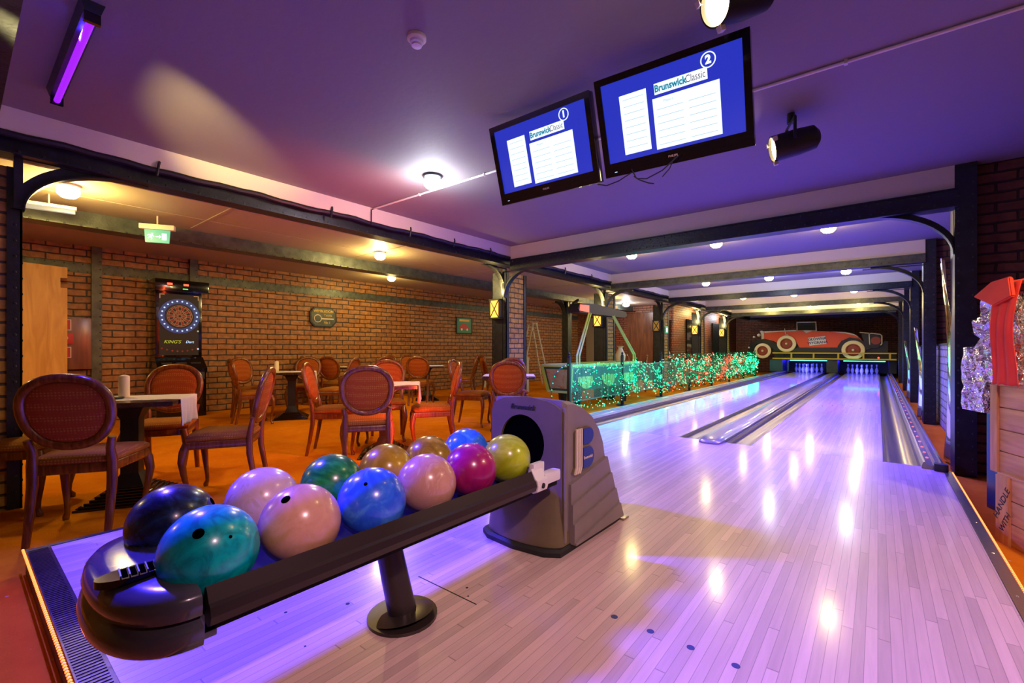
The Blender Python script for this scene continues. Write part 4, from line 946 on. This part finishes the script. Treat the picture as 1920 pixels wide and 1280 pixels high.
# ---------------------------------------------------------------- lamps
def lamp(x,y,z,label,e,col=WARM,cool=False,r=.085,lit=True):
    t=thing('ceiling_lamp',label,'ceiling lamp',(x,y,z),0,'round ceiling lamps')
    MB().lathe([(.0001,0),(r*1.05,0),(r*1.05,-.02),(r*.8,-.03),(.0001,-.03)],(0,0,0),24).build('base','cream' if not cool else 'steelm',t)
    MB().lathe([(r*.82,-.03),(r,-.055),(r*.95,-.09),(r*.6,-.12),(.0001,-.13)],(0,0,0),24,cap=False).build('glass_dome','lampcool' if cool else ('lampglass' if lit else 'lampdim'),t)
    if e: light('POINT',(x,y,z-.19),col,e,.07)
lamp(-5.95,.70,ZL,'bright warm ceiling lamp at the upper left behind the steel bracket',62)
lamp(-6.2,4.32,ZL,'warm ceiling lamp over the tables above the middle of the brick wall',62)
lamp(-7.95,5.82,ZL,'warm ceiling lamp nearest the brick wall, below its neighbour',52)
lamp(-3.26,2.85,ZC,'white ceiling lamp beside the cable conduit left of the screens',30,COOL,True)
names=['left','middle','right']
for r_,(y,cols) in enumerate(((7.15,(0,0,0)),(11.35,(0,1,1)),(15.2,(0,0,0)),(19.0,(0,0,0)))):
    for k,x in enumerate((-3.2,-1.87,-.50)):
        c=cols[k]
        lamp(x,y,ZC,'%s ceiling lamp of the %s row over the lanes'%(names[k],['first','second','third','fourth'][r_]),[26,22,18,44][r_],COOL if c else WARM,bool(c),lit=True)
for k,(x,y,c) in enumerate(((-6.3,12.6,0),(-6.6,14.3,1),(-5.25,17.6,0),(-5.2,21.3,1))):
    lamp(x,y,ZL,'%s ceiling lamp left of the lanes beyond the air hockey table'%['dazzling first','white second','golden third','white last'][k],[40,40,25,25][k],COOL if c else WARM,bool(c),r=.11)
# unseen room lamps behind the camera zone
lamp(-6.5,-1.6,ZL,'warm ceiling lamp outside the left of the view',40)
# off tube fixture
t=thing('tube_light','short cream tube light under the inner beam at upper left','tube light',(-6.45,.62,2.40),R(80)); MB().box(-.19,.19,-.025,.025,-.02,.02,.008).build('tube','lampdim',t); MB().box(-.2,.2,-.03,.03,.02,.05).build('back_plate','cream',t,smooth=False); MB().cyl((0,0,.05),(0,0,ZL-2.40),.006).build('stem','cream',t)

def blacklight(x,y,z,L,rz,label,down=1,e=30,tilt=0,vis=True,roll=0,sp=110,sh=0,ll=None):
    t=thing('blacklight_fixture',label,'black light',(x,y,z),rz)
    MB().prism([(-.045,0),(.045,0),(.03,-.05),(-.03,-.05)],lambda a,b,d:(d,a,b),-L/2,L/2).build('housing','steelm',t,smooth=False)
    MB().cyl((-L/2+.03,0,-.075),(L/2-.03,0,-.075),.016,seg=12).build('violet_tube','tubeuv',t)
    for s in (-1,1): MB().box(s*(L/2-.02)-.012,s*(L/2-.02)+.012,-.03,.03,-.095,-.045).build('tube_holder','black',t,smooth=False)
    l=light('AREA',(x+sh,y,z-.10),(.055,.03,1),e,ll or L,.05,rot=(tilt,roll,rz)); l.data.spread=R(sp); return t
blacklight(-3.45,.42,ZC,1.17,0,'violet black light tube on the ceiling at upper left',e=250,roll=R(-32),sp=100,sh=.3,ll=.6,tilt=R(12))
blacklight(-3.0,6.35,ZC,1.17,0,'black light tube behind the first cross beam on the left',e=190,vis=False)
blacklight(-.7,6.35,ZC,1.17,0,'black light tube behind the first cross beam on the right',e=260,vis=False)
blacklight(-.6,9.8,ZC,1.17,0,'black light tube behind the second cross beam on the right',e=230,vis=False)
blacklight(-2.3,9.8,ZC,1.17,0,'black light tube behind the second cross beam on the left',e=150,vis=False)
blacklight(-1.2,13.3,ZC,1.17,0,'black light tube behind the third cross beam',e=260,vis=False)
blacklight(-1.4,16.8,ZC,1.17,0,'black light tube behind the fourth cross beam',e=260,vis=False)
led=light('AREA',(AX0-.035,2.75,-.06),(1,.07,.010),75,4.8,.02,rot=(0,R(90),0))
led=light('AREA',((AX0+AX1)/2,AY0-.10,-.05),(1,.10,.02),.6,3.6,.02,rot=(R(-90),0,0))
led=light('AREA',(AX1+.065,2.75,-.05),(1,.10,.02),12,4.6,.02,rot=(0,R(-90),0))
MB_=None

# ceiling details
t=thing('smoke_detector','small round smoke detector on the purple ceiling','smoke detector',(-1.875,1.53,ZC)); MB().lathe([(.0001,0),(.05,0),(.05,-.015),(.043,-.022),(.0001,-.022)],(0,0,0),24).build('base','cream',t); MB().lathe([(.036,-.022),(.034,-.035),(.026,-.04),(.026,-.05),(.0001,-.052)],(0,0,0),24,cap=False).build('sensor_head','white',t)
t=thing('cable_conduit','thin pale conduit crossing the ceiling behind the screens','conduit',(-4.54,3.07,ZC-.0125))
m=MB(); m.tube([(0,0,0),(5.13,.12,0)],.010,8); m.build('pipe','white',t); m=MB(); m.tube([(.012,0,0),(.012,-.03,-.02),(.012,-.03,-.20)],.006,6); m.build('drop_cable','rubber',t)
for x in (.8,1.7,2.6,3.5,4.4): MB().box(x-.008,x+.008,-.014+.0234*x,.014+.0234*x,-.013,.0115).build('clip','whitem',t,smooth=False)

def par_can(x,y,z,target,label,e,zc=ZC,spot=R(60),col=WARM,blend=.35,big=1.0):
    t=thing('spotlight',label,'spotlight',(x,y,z)); t.scale=(big,)*3; d=(Vector(target)-Vector((x,y,z))).normalized()
    q=d.to_track_quat('Z','Y').to_matrix().to_4x4()
    MB().lathe([(.0001,-.13),(.035,-.13),(.06,-.11),(.068,-.03),(.068,.09),(.062,.09),(.060,.06)],(0,0,0),28,mat=q,cap=False).build('barrel','blackm',t,ang=30)
    MB().lathe([(.0001,.055),(.030,.06),(.061,.075)],(0,0,0),24,mat=q,cap=False).build('bulb_face','lampglass',t)
    m=MB()
    for k in range(3):
        a=2*PI*k/3+.4; c=Vector((.075*math.cos(a),.075*math.sin(a),.09)); m=MB(); m.box(c.x-.01,c.x+.01,c.y-.01,c.y+.01,.075,.095,mat=None)
        bmesh.ops.transform(m.bm,matrix=q,verts=m.bm.verts[:]); m.build('filter_clip','whitem',t,smooth=False)
    s=q.to_3x3()@Vector((1,0,0)); s=Vector((-d.y,d.x,0)).normalized()
    m=MB(); m.tube([s*.076+Vector((0,0,0)),s*.078+Vector((0,0,.11)),-s*.078+Vector((0,0,.11)),-s*.076],.008,6); m.cyl((0,0,.11),(0,0,(zc-z)/big),.018,seg=12); m.build('yoke','blackm',t)
    l=light('SPOT',Vector((x,y,z))+d*.14,col,e,.03,spot=spot,blend=blend); aim(l,Vector((x,y,z))+d); return t
par_can(-.47,3.66,2.42,(-1.37,3.31,2.22),'black spotlight on the purple ceiling right of the screens',70,spot=R(60),big=1.3)
par_can(-.46,2.06,2.46,(-1.0,1.35,2.10),'glaring spotlight cut off by the top edge above the right screen',12,big=1.25,spot=R(70))
par_can(-2.25,-.14,2.10,(-3.85,1.15,2.63),'black spotlight under the nearest cross beam aimed at the left soffit',620,zc=2.254,spot=R(25),blend=1)  # added out of view to throw the warm patch on the ceiling

par_can(.95,.15,2.42,(-.9,2.5,0),'black spotlight on the ceiling at the right behind the camera',215,spot=R(80),col=(1,.56,.66))  # added fill out of view, lights the approach but not the ceiling
par_can(1.2,2.7,2.42,(-.9,3.3,0),'black spotlight on the ceiling above the wooden crates',110,spot=R(90),col=(1,.68,.42))  # second added fill, unseen, for the approach and crates
# ---------------------------------------------------------------- screens
def tv(loc,yaw,tilt,roll,num,label,w=.80,h=.53):
    t=thing('television',label,'television',loc); t.rotation_euler=(0,0,0)
    t.rotation_mode='QUATERNION'; t.rotation_quaternion=(Matrix.Rotation(yaw,4,'Z')@Matrix.Rotation(tilt,4,'X')@Matrix.Rotation(-roll,4,'Y')).to_quaternion()
    bz=.035; F2=lambda a,b,d:(a,-d,b)
    m=MB(); m.box(-w/2,w/2,-.0,.05,-h/2,h/2,.008); m.box(-w/2+.08,w/2-.08,.05,.09,-h/2+.07,h/2-.07,.01); m.build('case','black',t)
    m=MB(); sh0,sh1=-h/2+.075,h/2-bz; sw=w/2-bz
    m.box(-w/2,-sw,-.012,0,-h/2,h/2); m.box(sw,w/2,-.012,0,-h/2,h/2); m.box(-sw,sw,-.012,0,sh1,h/2); m.box(-sw,sw,-.012,0,-h/2,sh0); m.build('bezel','black',t,smooth=False)
    s=MB().box(-sw,sw,-.004,-.0005,sh0,sh1).build('screen','scr',t,smooth=False)
    sH=sh1-sh0; X=lambda u:-sw+u*2*sw; Z=lambda v:sh1-v*sH
    MB().prism([(X(.135),Z(.19)),(X(.345),Z(.19)),(X(.345),Z(.93)),(X(.135),Z(.93))],F2,.0042,.005).build('list_window','scrw',s,smooth=False)
    MB().prism([(X(.385),Z(.345)),(X(.85),Z(.345)),(X(.85),Z(.96)),(X(.385),Z(.96))],F2,.0042,.005).build('score_window','scrw',s,smooth=False)
    MB().prism([(X(.405),Z(.175)),(X(.775),Z(.175)),(X(.775),Z(.305)),(X(.405),Z(.305))],F2,.0042,.005).build('title_window','scrw',s,smooth=False)
    m=MB()
    for k in range(8): m.prism([(X(.16),Z(.25+.085*k)),(X(.32),Z(.25+.085*k)),(X(.32),Z(.256+.085*k)),(X(.16),Z(.256+.085*k))],F2,.0052,.0056)
    for k in range(6): 
        for (a,b) in ((.41,.60),(.64,.82)): m.prism([(X(a),Z(.48+.085*k)),(X(b),Z(.48+.085*k)),(X(b),Z(.486+.085*k)),(X(a),Z(.486+.085*k))],F2,.0052,.0056)
    m.build('ruled_lines','scrl',s,smooth=False)
    text('title_lettering','Brunswick',.048,'scrt',s,(X(.520),-.0054,Z(.24)),(R(90),0,0),ext=.0003,bold=.0016,sx=.82); text('title_lettering','Classic',.050,'classic',s,(X(.695),-.0054,Z(.24)),(R(90),0,0),ext=.0003,sx=.72)
    cx,cz=X(.785),Z(.105); m=MB(); m.tube([(cx+.034*math.cos(2*PI*k/28),-.0055,cz+.034*math.sin(2*PI*k/28)) for k in range(28)],.0030,5,closed=True); m.build('number_ring','scrw',s)
    text('lane_number',num,.052,'scrw',s,(cx,-.0055,cz),(R(90),0,0),ext=.0004,bold=.003)
    text('caption','Players',.018,'scrl',s,(X(.50),-.0054,Z(.40)),(R(90),0,0),ext=.0003)
    text('maker_lettering','PHILIPS',.016,'cream',t,(0,-.0125,-h/2+.042),(R(90),0,0),ext=.0004); MB().box(-w/2+.06,-w/2+.075,-.0135,-.012,-h/2+.022,-h/2+.026).build('power_led','dots',t,smooth=False)
    # ceiling arm
    inv=t.rotation_quaternion.to_matrix().inverted(); top=inv@(Vector((loc[0],loc[1]+.16,ZC))-Vector(loc)); 
    m=MB(); m.tube([(0,.08,.05),(0,.15,.06),top],.02,8); m.box(-.12,.12,.085,.10,-.12,.14); m.build('ceiling_arm','blackm',t)
    return t
tv((-1.754,2.491,2.307),-.009,.301,-.014,'1','left hanging screen showing lane number 1 on blue')
tv((-.879,2.451,2.285),.076,.357,-.001,'2','right hanging screen showing lane number 2 on blue')
m=MB(); m.tube([(-1.35,2.52,2.02),(-1.28,2.50,1.99),(-1.2,2.5,2.0),(-1.12,2.5,2.03)],.0035,6)
m.tube([(-1.12,2.5,2.05),(-1.08,2.48,1.98),(-1.02,2.48,1.965),(-.93,2.48,1.99),(-.84,2.48,2.05)],.0035,6); m.tube([(-1.10,2.49,2.0),(-1.06,2.47,1.965),(-1.00,2.46,1.93),(-.97,2.46,1.92)],.0035,6); m.tube([(-.86,2.48,2.05),(-.89,2.48,1.99),(-.93,2.48,1.955)],.003,6)
tag(m.build('dangling_cable','rubber'),'thin dark cables dangling below the two hanging screens','cable')

# ---------------------------------------------------------------- garland fence & hockey
PX=-3.95; PY=[6.39,8.38,10.45,12.5,14.6,16.7,18.8,20.9]
fl=['nearest','second','third','fourth','fifth','sixth','seventh','last']
for k,y in enumerate(PY):
    t=thing('fence_post','%s dark post of the garland fence beside the left lane'%fl[k],'post',(PX,y,FL),0,'posts of the garland fence')
    MB().box(-.025,.025,-.025,.025,0,.98,.003).build('shaft','blackm',t); MB().lathe([(.0001,0),(.12,0),(.12,.012),(.0001,.015)],(0,0,0),20).build('foot','blackm',t)
    MB().lathe([(.022,0),(.03,.02),(.012,.035),(.025,.06),(.0001,.085)],(0,0,.98),12).build('finial','blackm',t)
for k in range(7):
    y0,y1=PY[k]+.03,PY[k+1]-.03
    t=thing('wire_fence','%s wire mesh panel of the fence beside the left lane'%fl[k],'fence panel',(PX,y0,FL),0,'mesh panels of the garland fence'); L=y1-y0
    m=MB(); 
    for z in (.24,.80): m.box(-.008,.008,0,L,z-.008,z+.008)
    for y in (0.01,L-.01): m.box(-.008,.008,y-.008,y+.008,.24,.80)
    m.build('frame','mesh',t,smooth=False)
    m=MB(); st=.045; n=int((L+.56)/st)
    for j in range(n):
        for s in (1,-1):
            a=-.56+j*st+ (0 if s>0 else 0)
            p=(a,.24) if s>0 else (a,.80); q=(a+.56,.80) if s>0 else (a+.56,.24)
            # clip to 0..L
            def lerp(yy): f=(yy-p[0])/.56; return p[1]+(q[1]-p[1])*f
            ya=max(p[0],0); yb=min(q[0],L)
            if yb-ya>.02: m.tube([(0,ya,lerp(ya)),(0,yb,lerp(yb))],.0018 if k<2 else .0025,3)
    m.build('wire_mesh','mesh',t,smooth=False)['kind']='stuff'
    # garland of lights hung on the panel
    g=thing('light_garland',['sparse teal string lights on the nearest fence panel','dense teal string lights on the second fence panel','thick garland turning from teal to red on the third fence panel','green and red lit garland on the fourth fence panel','mostly red lit garland on the fifth fence panel','green lit garland with red lights on the sixth fence panel','bright green lit garland on the last fence panel'][k],'string lights',(PX+.03,y0,FL),0)
    rnd=random.Random(k); 
    cen=[(rnd.uniform(0,L),rnd.uniform(.22,.86)) for _ in range(26)]
    def gp():
        if k>=1 and rnd.random()<.8:
            a,b=rnd.choice(cen); return Vector((rnd.uniform(-.03,.12) if k>1 else rnd.uniform(0,.05),min(L,max(0,rnd.gauss(a,.07))),min(1.0,max(.12,rnd.gauss(b,.065)))))
        y=rnd.uniform(0,L); z=rnd.uniform(.16,.86) if k<2 else rnd.uniform(.10,1.0)
        if k==0 and rnd.random()<.5: z=rnd.choice((.80,.16,.55))+rnd.uniform(-.08,.08)
        return Vector((rnd.uniform(0,.05) if k<2 else rnd.uniform(-.05,.13),y,z))
    pts=[gp() for _ in range(70)]; pts.sort(key=lambda p:p.y); m=MB(); m.tube(pts,.0035 if k<2 else .006,4); m.build('cord','cord',g,smooth=False)
    if k>=2:
        m=MB(); rr=rnd
        for j in range(900):
            c=Vector((rr.uniform(-.06,.10),rr.uniform(0,L),rr.uniform(.08,1.0))); d=Vector((rr.uniform(-1,1),rr.uniform(-1,1),rr.uniform(-.6,1))).normalized()*.05; s=d.cross(Vector((rr.random(),rr.random(),.3))).normalized()*.012
            vs=[m.bm.verts.new(c-s),m.bm.verts.new(c+d),m.bm.verts.new(c+s)]; m.bm.faces.new(vs)
        o=m.build('leafy_tinsel','cord',g,smooth=False); o['kind']='stuff'
    # bulbs
    if k<2:
        ms=None
        for j in range(95):
            c=gp(); r=.0085+ .006*(rnd.random()**3)
            if ms is None: o=MB().ico((0,0,0),1,1).build('bulb','e_green',g); ms=o
            else: o=ms.copy(); C.objects.link(o)
            o.location=c; o.scale=(r,)*3
    n=[110,230,330,340,340,340,340][k]
    red={0:0,1:0,2:.35,3:.40,4:.62,5:.32,6:.04}[k]
    A=MB();B=MB();Cc=MB()
    for j in range(n):
        c=gp(); f=rnd.random(); r=rnd.uniform(.006,.013)*(1+.12*k)
        # red concentrated in a middle drift
        rr_=red*(1.6 if (.35<((c.y/L)+.2*math.sin(c.z*6))%1<.8) else .5)
        (B if f<rr_ else (Cc if f>.95 else A)).ico(c,r,1)
    for nm,mb,mt_ in (('green_bulbs',A,'e_green'),('red_bulbs',B,'e_red'),('pale_bulbs',Cc,'e_white')):
        if len(mb.bm.verts): mb.build(nm,mt_,g,smooth=False)['kind']='stuff'
    gc=(.0,.85,.42) if red<.3 else ((.5,.75,.35) if red<.5 else (.55,.65,.3))
    light('AREA',(PX+.15,y0+L/2,.42),gc,[4,5,5,5,5,6,7][k],.62,L,rot=(0,R(-90),0))
    light('AREA',(PX+.16,y0+L/2,.45),gc,[9,9,8,8,8,8,8][k],.7,L,rot=(0,R(90),0))
    light('POINT',(PX-.25,y0+L/2,.42),gc,[4,5,5,5,6,6,6][k],.10)
# cable garland climbing the nearest post
g=thing('light_garland','glowing green light cord hanging from the nearest fence post','string lights',(PX,PY[0],FL))
m=MB(); pts=[(0,0,.86),(-.05,-.10,.84),(-.12,-.24,.72),(-.15,-.30,.50),(-.15,-.30,.30),(-.13,-.27,.06),(-.08,-.2,.01)]; m.tube(pts,.008,6); m.build('cord','cord',g)
m=MB()
for a,b in zip(pts,pts[1:]):
    for f in (.2,.7): m.ico(Vector(a).lerp(Vector(b),f)+Vector((.008,0,0)),.010,1)
m.build('green_bulbs','e_green',g,smooth=False)['kind']='stuff'

hk=thing('air_hockey_table','lime green air hockey table with an overhead scoreboard behind the garland','air hockey table',(-4.42,6.72,FL))
m=MB(); m.loft([[(x,y,z) for x,y in ((-w,0+e),(w,0+e),(w,2.9-e),(-w,2.9-e))] for z,w,e in ((.36,.22,.09),(.80,.30,.0))]); m.build('body','hockeypale',hk,smooth=False)
m=MB(); m.box(-.31,.31,-.02,.04,.80,.85,.01); m.box(-.31,.31,2.86,2.92,.80,.85,.01); m.box(-.31,-.25,0,2.9,.80,.85,.01); m.box(.25,.31,0,2.9,.80,.85,.01); m.build('rim','ltgreen',hk)
m=MB()
for s in (-1,1): m.loft([[(s*.225-.03,.07,.36),(s*.225+.03,.07,.36),(s*.225+.03,.10,.36),(s*.225-.03,.10,.36)],[(s*.30-.03,-.012,.80),(s*.30+.03,-.012,.80),(s*.30+.03,.04,.80),(s*.30-.03,.04,.80)]])
m.box(-.23,.23,.06,.12,.34,.38); m.build('end_trim','ltgreen',hk,smooth=False)
MB().prism([(-.17,.42),(.17,.42),(.22,.76),(-.22,.76)],lambda a,b,d:(a,.088-(b-.36)*.205-d,b),.0,.008).build('end_picture','hockeyend',hk,smooth=False)
for yy in (.55,1.45,2.35):
    MB().lathe([(.0001,0),(.30,0),(.30,.006),(.0001,.006)],(0,0,0),28,mat=Matrix.Translation((.268,yy,.58))@Matrix.Rotation(R(80),4,'Y')@Matrix.Diagonal((.62,.9,1,1))).build('side_disc','ltgreen',hk)
for x,y in ((-.15,.45),(.15,.45),(-.15,2.4),(.15,2.4)): MB().tube([(x,y,.36),(x,y,0)],[.09,.06],8).build('leg','blackm',hk)
for (ya,yb) in ((.25,.95),(2.72,2.02)):
    m=MB()
    for dy in (0,.09):
        s=1 if ya<yb else -1
        m.tube([(.27,ya+s*dy,.83),(.27,ya+s*dy,1.0),(.12,yb+s*dy*.8,1.80),(.05,yb+s*(.06),1.86)],.017,8)
    m.build('score_arm','ltgreen',hk)
sb=MB(); sb.prism([(.55,1.87),(.62,1.80),(2.55,1.80),(2.66,1.86),(2.6,1.93),(1.2,2.0),(.62,1.97)],lambda a,b,d:(d,a,b),-.10,.12); sb.build('scoreboard','blackm',hk,smooth=False)
MB().prism([(.60,1.835),(.95,1.82),(.95,1.95),(.62,1.945)],lambda a,b,d:(d,a,b),.12,.128).build('red_display','reddisp',hk,smooth=False)

# ---------------------------------------------------------------- right side: foil, crates
def film(y,x,z0,z1,w,label):
    m=MB()
    def f(u,v):
        z=z0+(z1-z0)*v; yy=(u-.5)*w*(1-.5*v*v); 
        return (.03*math.sin(v*3.4+.4)+.02*math.sin(u*5+v*4)-.04*(v>.6)*(v-.6),yy,z)
    m.grid(f,16,40); o=m.build('mirror_film','film',ang=180,recalc=False); md=o.modifiers.new('s','SOLIDIFY'); md.thickness=.004
    o.location=(x,y,FL); return tag(o,label,'foil sheet','hanging silver foil sheets')
film(6.0,.52,0.03,1.98,.46,'curved silver foil sheet beside the first right-hand column')
film(9.6,.50,0.03,1.45,.40,'curved silver foil sheet beside the second right-hand column')
film(13.2,.50,0.03,1.30,.40,'curved silver foil sheet beside the third right-hand column')
t=thing('wall_light_box','small white lamp box on the right-hand wall beyond the second column','wall lamp',(.62,9.9,1.18)); MB().loft([[(x*q,y*q,z) for x,y in ((-.04,-.12),(.04,-.12),(.04,.12),(-.04,.12))] for z,q in ((-.06,.7),(.0,1),(.10,.85),(.22,.2))]).build('box','white',t); MB().box(-.048,-.04,-.06,.06,-.04,.07).build('lens','lampdim',t,smooth=False)

ang=math.atan2(-.93,.368)
def crate(loc,h,L,D,label,text_=None,post=.055,boards=4,z=0):
    t=thing('wooden_crate',label,'crate',loc,ang)
    # local: +X along face (towards camera), face at y=0 looking -Y ... body behind at +Y
    MB().box(.01,L-.01,.018,D-.018,.012,h-.012).build('inner_box','cratev',t,smooth=False)
    for k in range(boards):
        z0=h*k/boards+.003; z1=h*(k+1)/boards-.003
        MB().box(.0,L,.006,.020,z0,z1,.002).build('plank','crate',t)
        MB().box(-.0,.012,.02,D,z0,z1,.002).build('end_plank','crate',t)
    for x in (.0,L-post): MB().box(x,x+post,-.008,.006,0,h,.002).build('corner_post','cratev',t)
    MB().box(0,L,.0,D,h-.002,h+.012,.002).build('lid','crate',t)
    return t
# local +Y must point away from lanes: rotate so that face (y=0,-Y normal) looks toward the lanes
c1=crate((.535,3.95,.27),.515,.95,.55,'upper pine crate with horizontal planks, topmost of the stack at the right edge')
c2=crate((.545,3.86,FL),.388,.80,.5,'lower orange-lit pine crate under the upper crate',boards=3,post=.10)
s=text('stencil_lettering','HANDLE',.055,'rubber',c2,(.052,-.0095,.23),(R(90),R(-62),0),ext=.0006)
s=text('stencil_lettering','WITH',.05,'rubber',c2,(.078,-.0095,.13),(R(90),R(-62),0),ext=.0006)
t=thing('blue_cabinet','dark blue cabinet standing behind the crates at the right','cabinet',(.60,4.62,FL),ang)
MB().box(0,.42,.0,.45,0,.70,.006).build('body','bluebox',t); MB().box(.02,.40,-.004,.0,.03,.66).build('door','bluebox',t,smooth=False)
def foilblock(name,loc,dims,label,seed,sub=5,amp=.018,rz=0):
    m=MB(); m.box(-dims[0]/2,dims[0]/2,-dims[1]/2,dims[1]/2,0,dims[2]); bmesh.ops.subdivide_edges(m.bm,edges=m.bm.edges[:],cuts=9,use_grid_fill=True)
    rn=random.Random(seed)
    for v in m.bm.verts:
        if v.co.z>.004: v.co+=Vector((rn.uniform(-1,1),rn.uniform(-1,1),rn.uniform(-1,1)))*amp
    o=m.build(name,'foil',smooth=False); o.location=loc; o.rotation_euler=(0,0,rz); return tag(o,label,'foil wrapped shape')
foilblock('foil_block',(.60,4.36,.585),(.22,.22,.42),'small foil wrapped block on the blue cabinet left of the red cloth',1,amp=.012,rz=ang)
foilblock('foil_figure',(.655,3.92,.80),(.34,.24,.53),'large crumpled silver foil shape standing on the upper crate',2,amp=.028,rz=ang)
m=MB()
def rc(u,v):
    # u across, v down the drape
    a=ang; L=.22
    along=(u-.5)*L; 
    if v<.3: q=v/.3; off=.16-.335*q; z=1.395-.03*q*q+.012*math.sin(u*9)
    else: q=(v-.3)/.7; off=-.175-.006*math.sin(u*16+q*3)-.02*math.sin(q*5); z=1.365-.57*q
    wv=1-.30*math.sin(min(1,max(0,(v-.15)/.85))*PI*.9)
    along=along*wv+ .03*math.sin(v*5)
    return (along*math.cos(a)-off*math.sin(a),along*math.sin(a)+off*math.cos(a),z+.003*math.sin(u*26+v*4))
m.grid(rc,40,40); o=m.build('red_cloth','redcloth',ang=180,recalc=False); o.modifiers.new('s','SOLIDIFY').thickness=.004
o.location=(.72,3.80,0); tag(o,'red ribbon-like cloth draped over the large foil shape','cloth')
m=MB(); m.prism([(-.17,-.02),(-.02,.05),(.12,.06),(.14,-.05),(.0,-.09)],lambda a,b,d:(a*math.cos(ang)-d*math.sin(ang),a*math.sin(ang)+d*math.cos(ang),b),-.012,.012)
bmesh.ops.bevel(m.bm,geom=m.bm.edges[:],offset=.006,segments=2,affect='EDGES')
o=m.build('red_ribbon_tail','redcloth'); o.location=(.52,3.74,1.335); tag(o,'pointed tail of red ribbon sticking out to the left of the foil shape','ribbon')

# ---------------------------------------------------------------- world, camera
w=bpy.data.worlds.new('w'); sc.world=w; w.use_nodes=True
w.node_tree.nodes['Background'].inputs[0].default_value=(.25,.2,.35,1); w.node_tree.nodes['Background'].inputs[1].default_value=.05
cam=bpy.data.cameras.new('cam'); co=bpy.data.objects.new('cam',cam); C.objects.link(co); sc.camera=co
cam.sensor_width=36; cam.lens=36*850/1920; cam.shift_y=14/1920; cam.clip_start=.02
co.location=(0,0,1.0); co.rotation_euler=(R(90),0,math.atan(686/850))
sc.view_settings.view_transform='Standard'; sc.view_settings.look='None'; sc.view_settings.gamma=1; sc.view_settings.exposure=0
sc.view_settings.use_curve_mapping=False
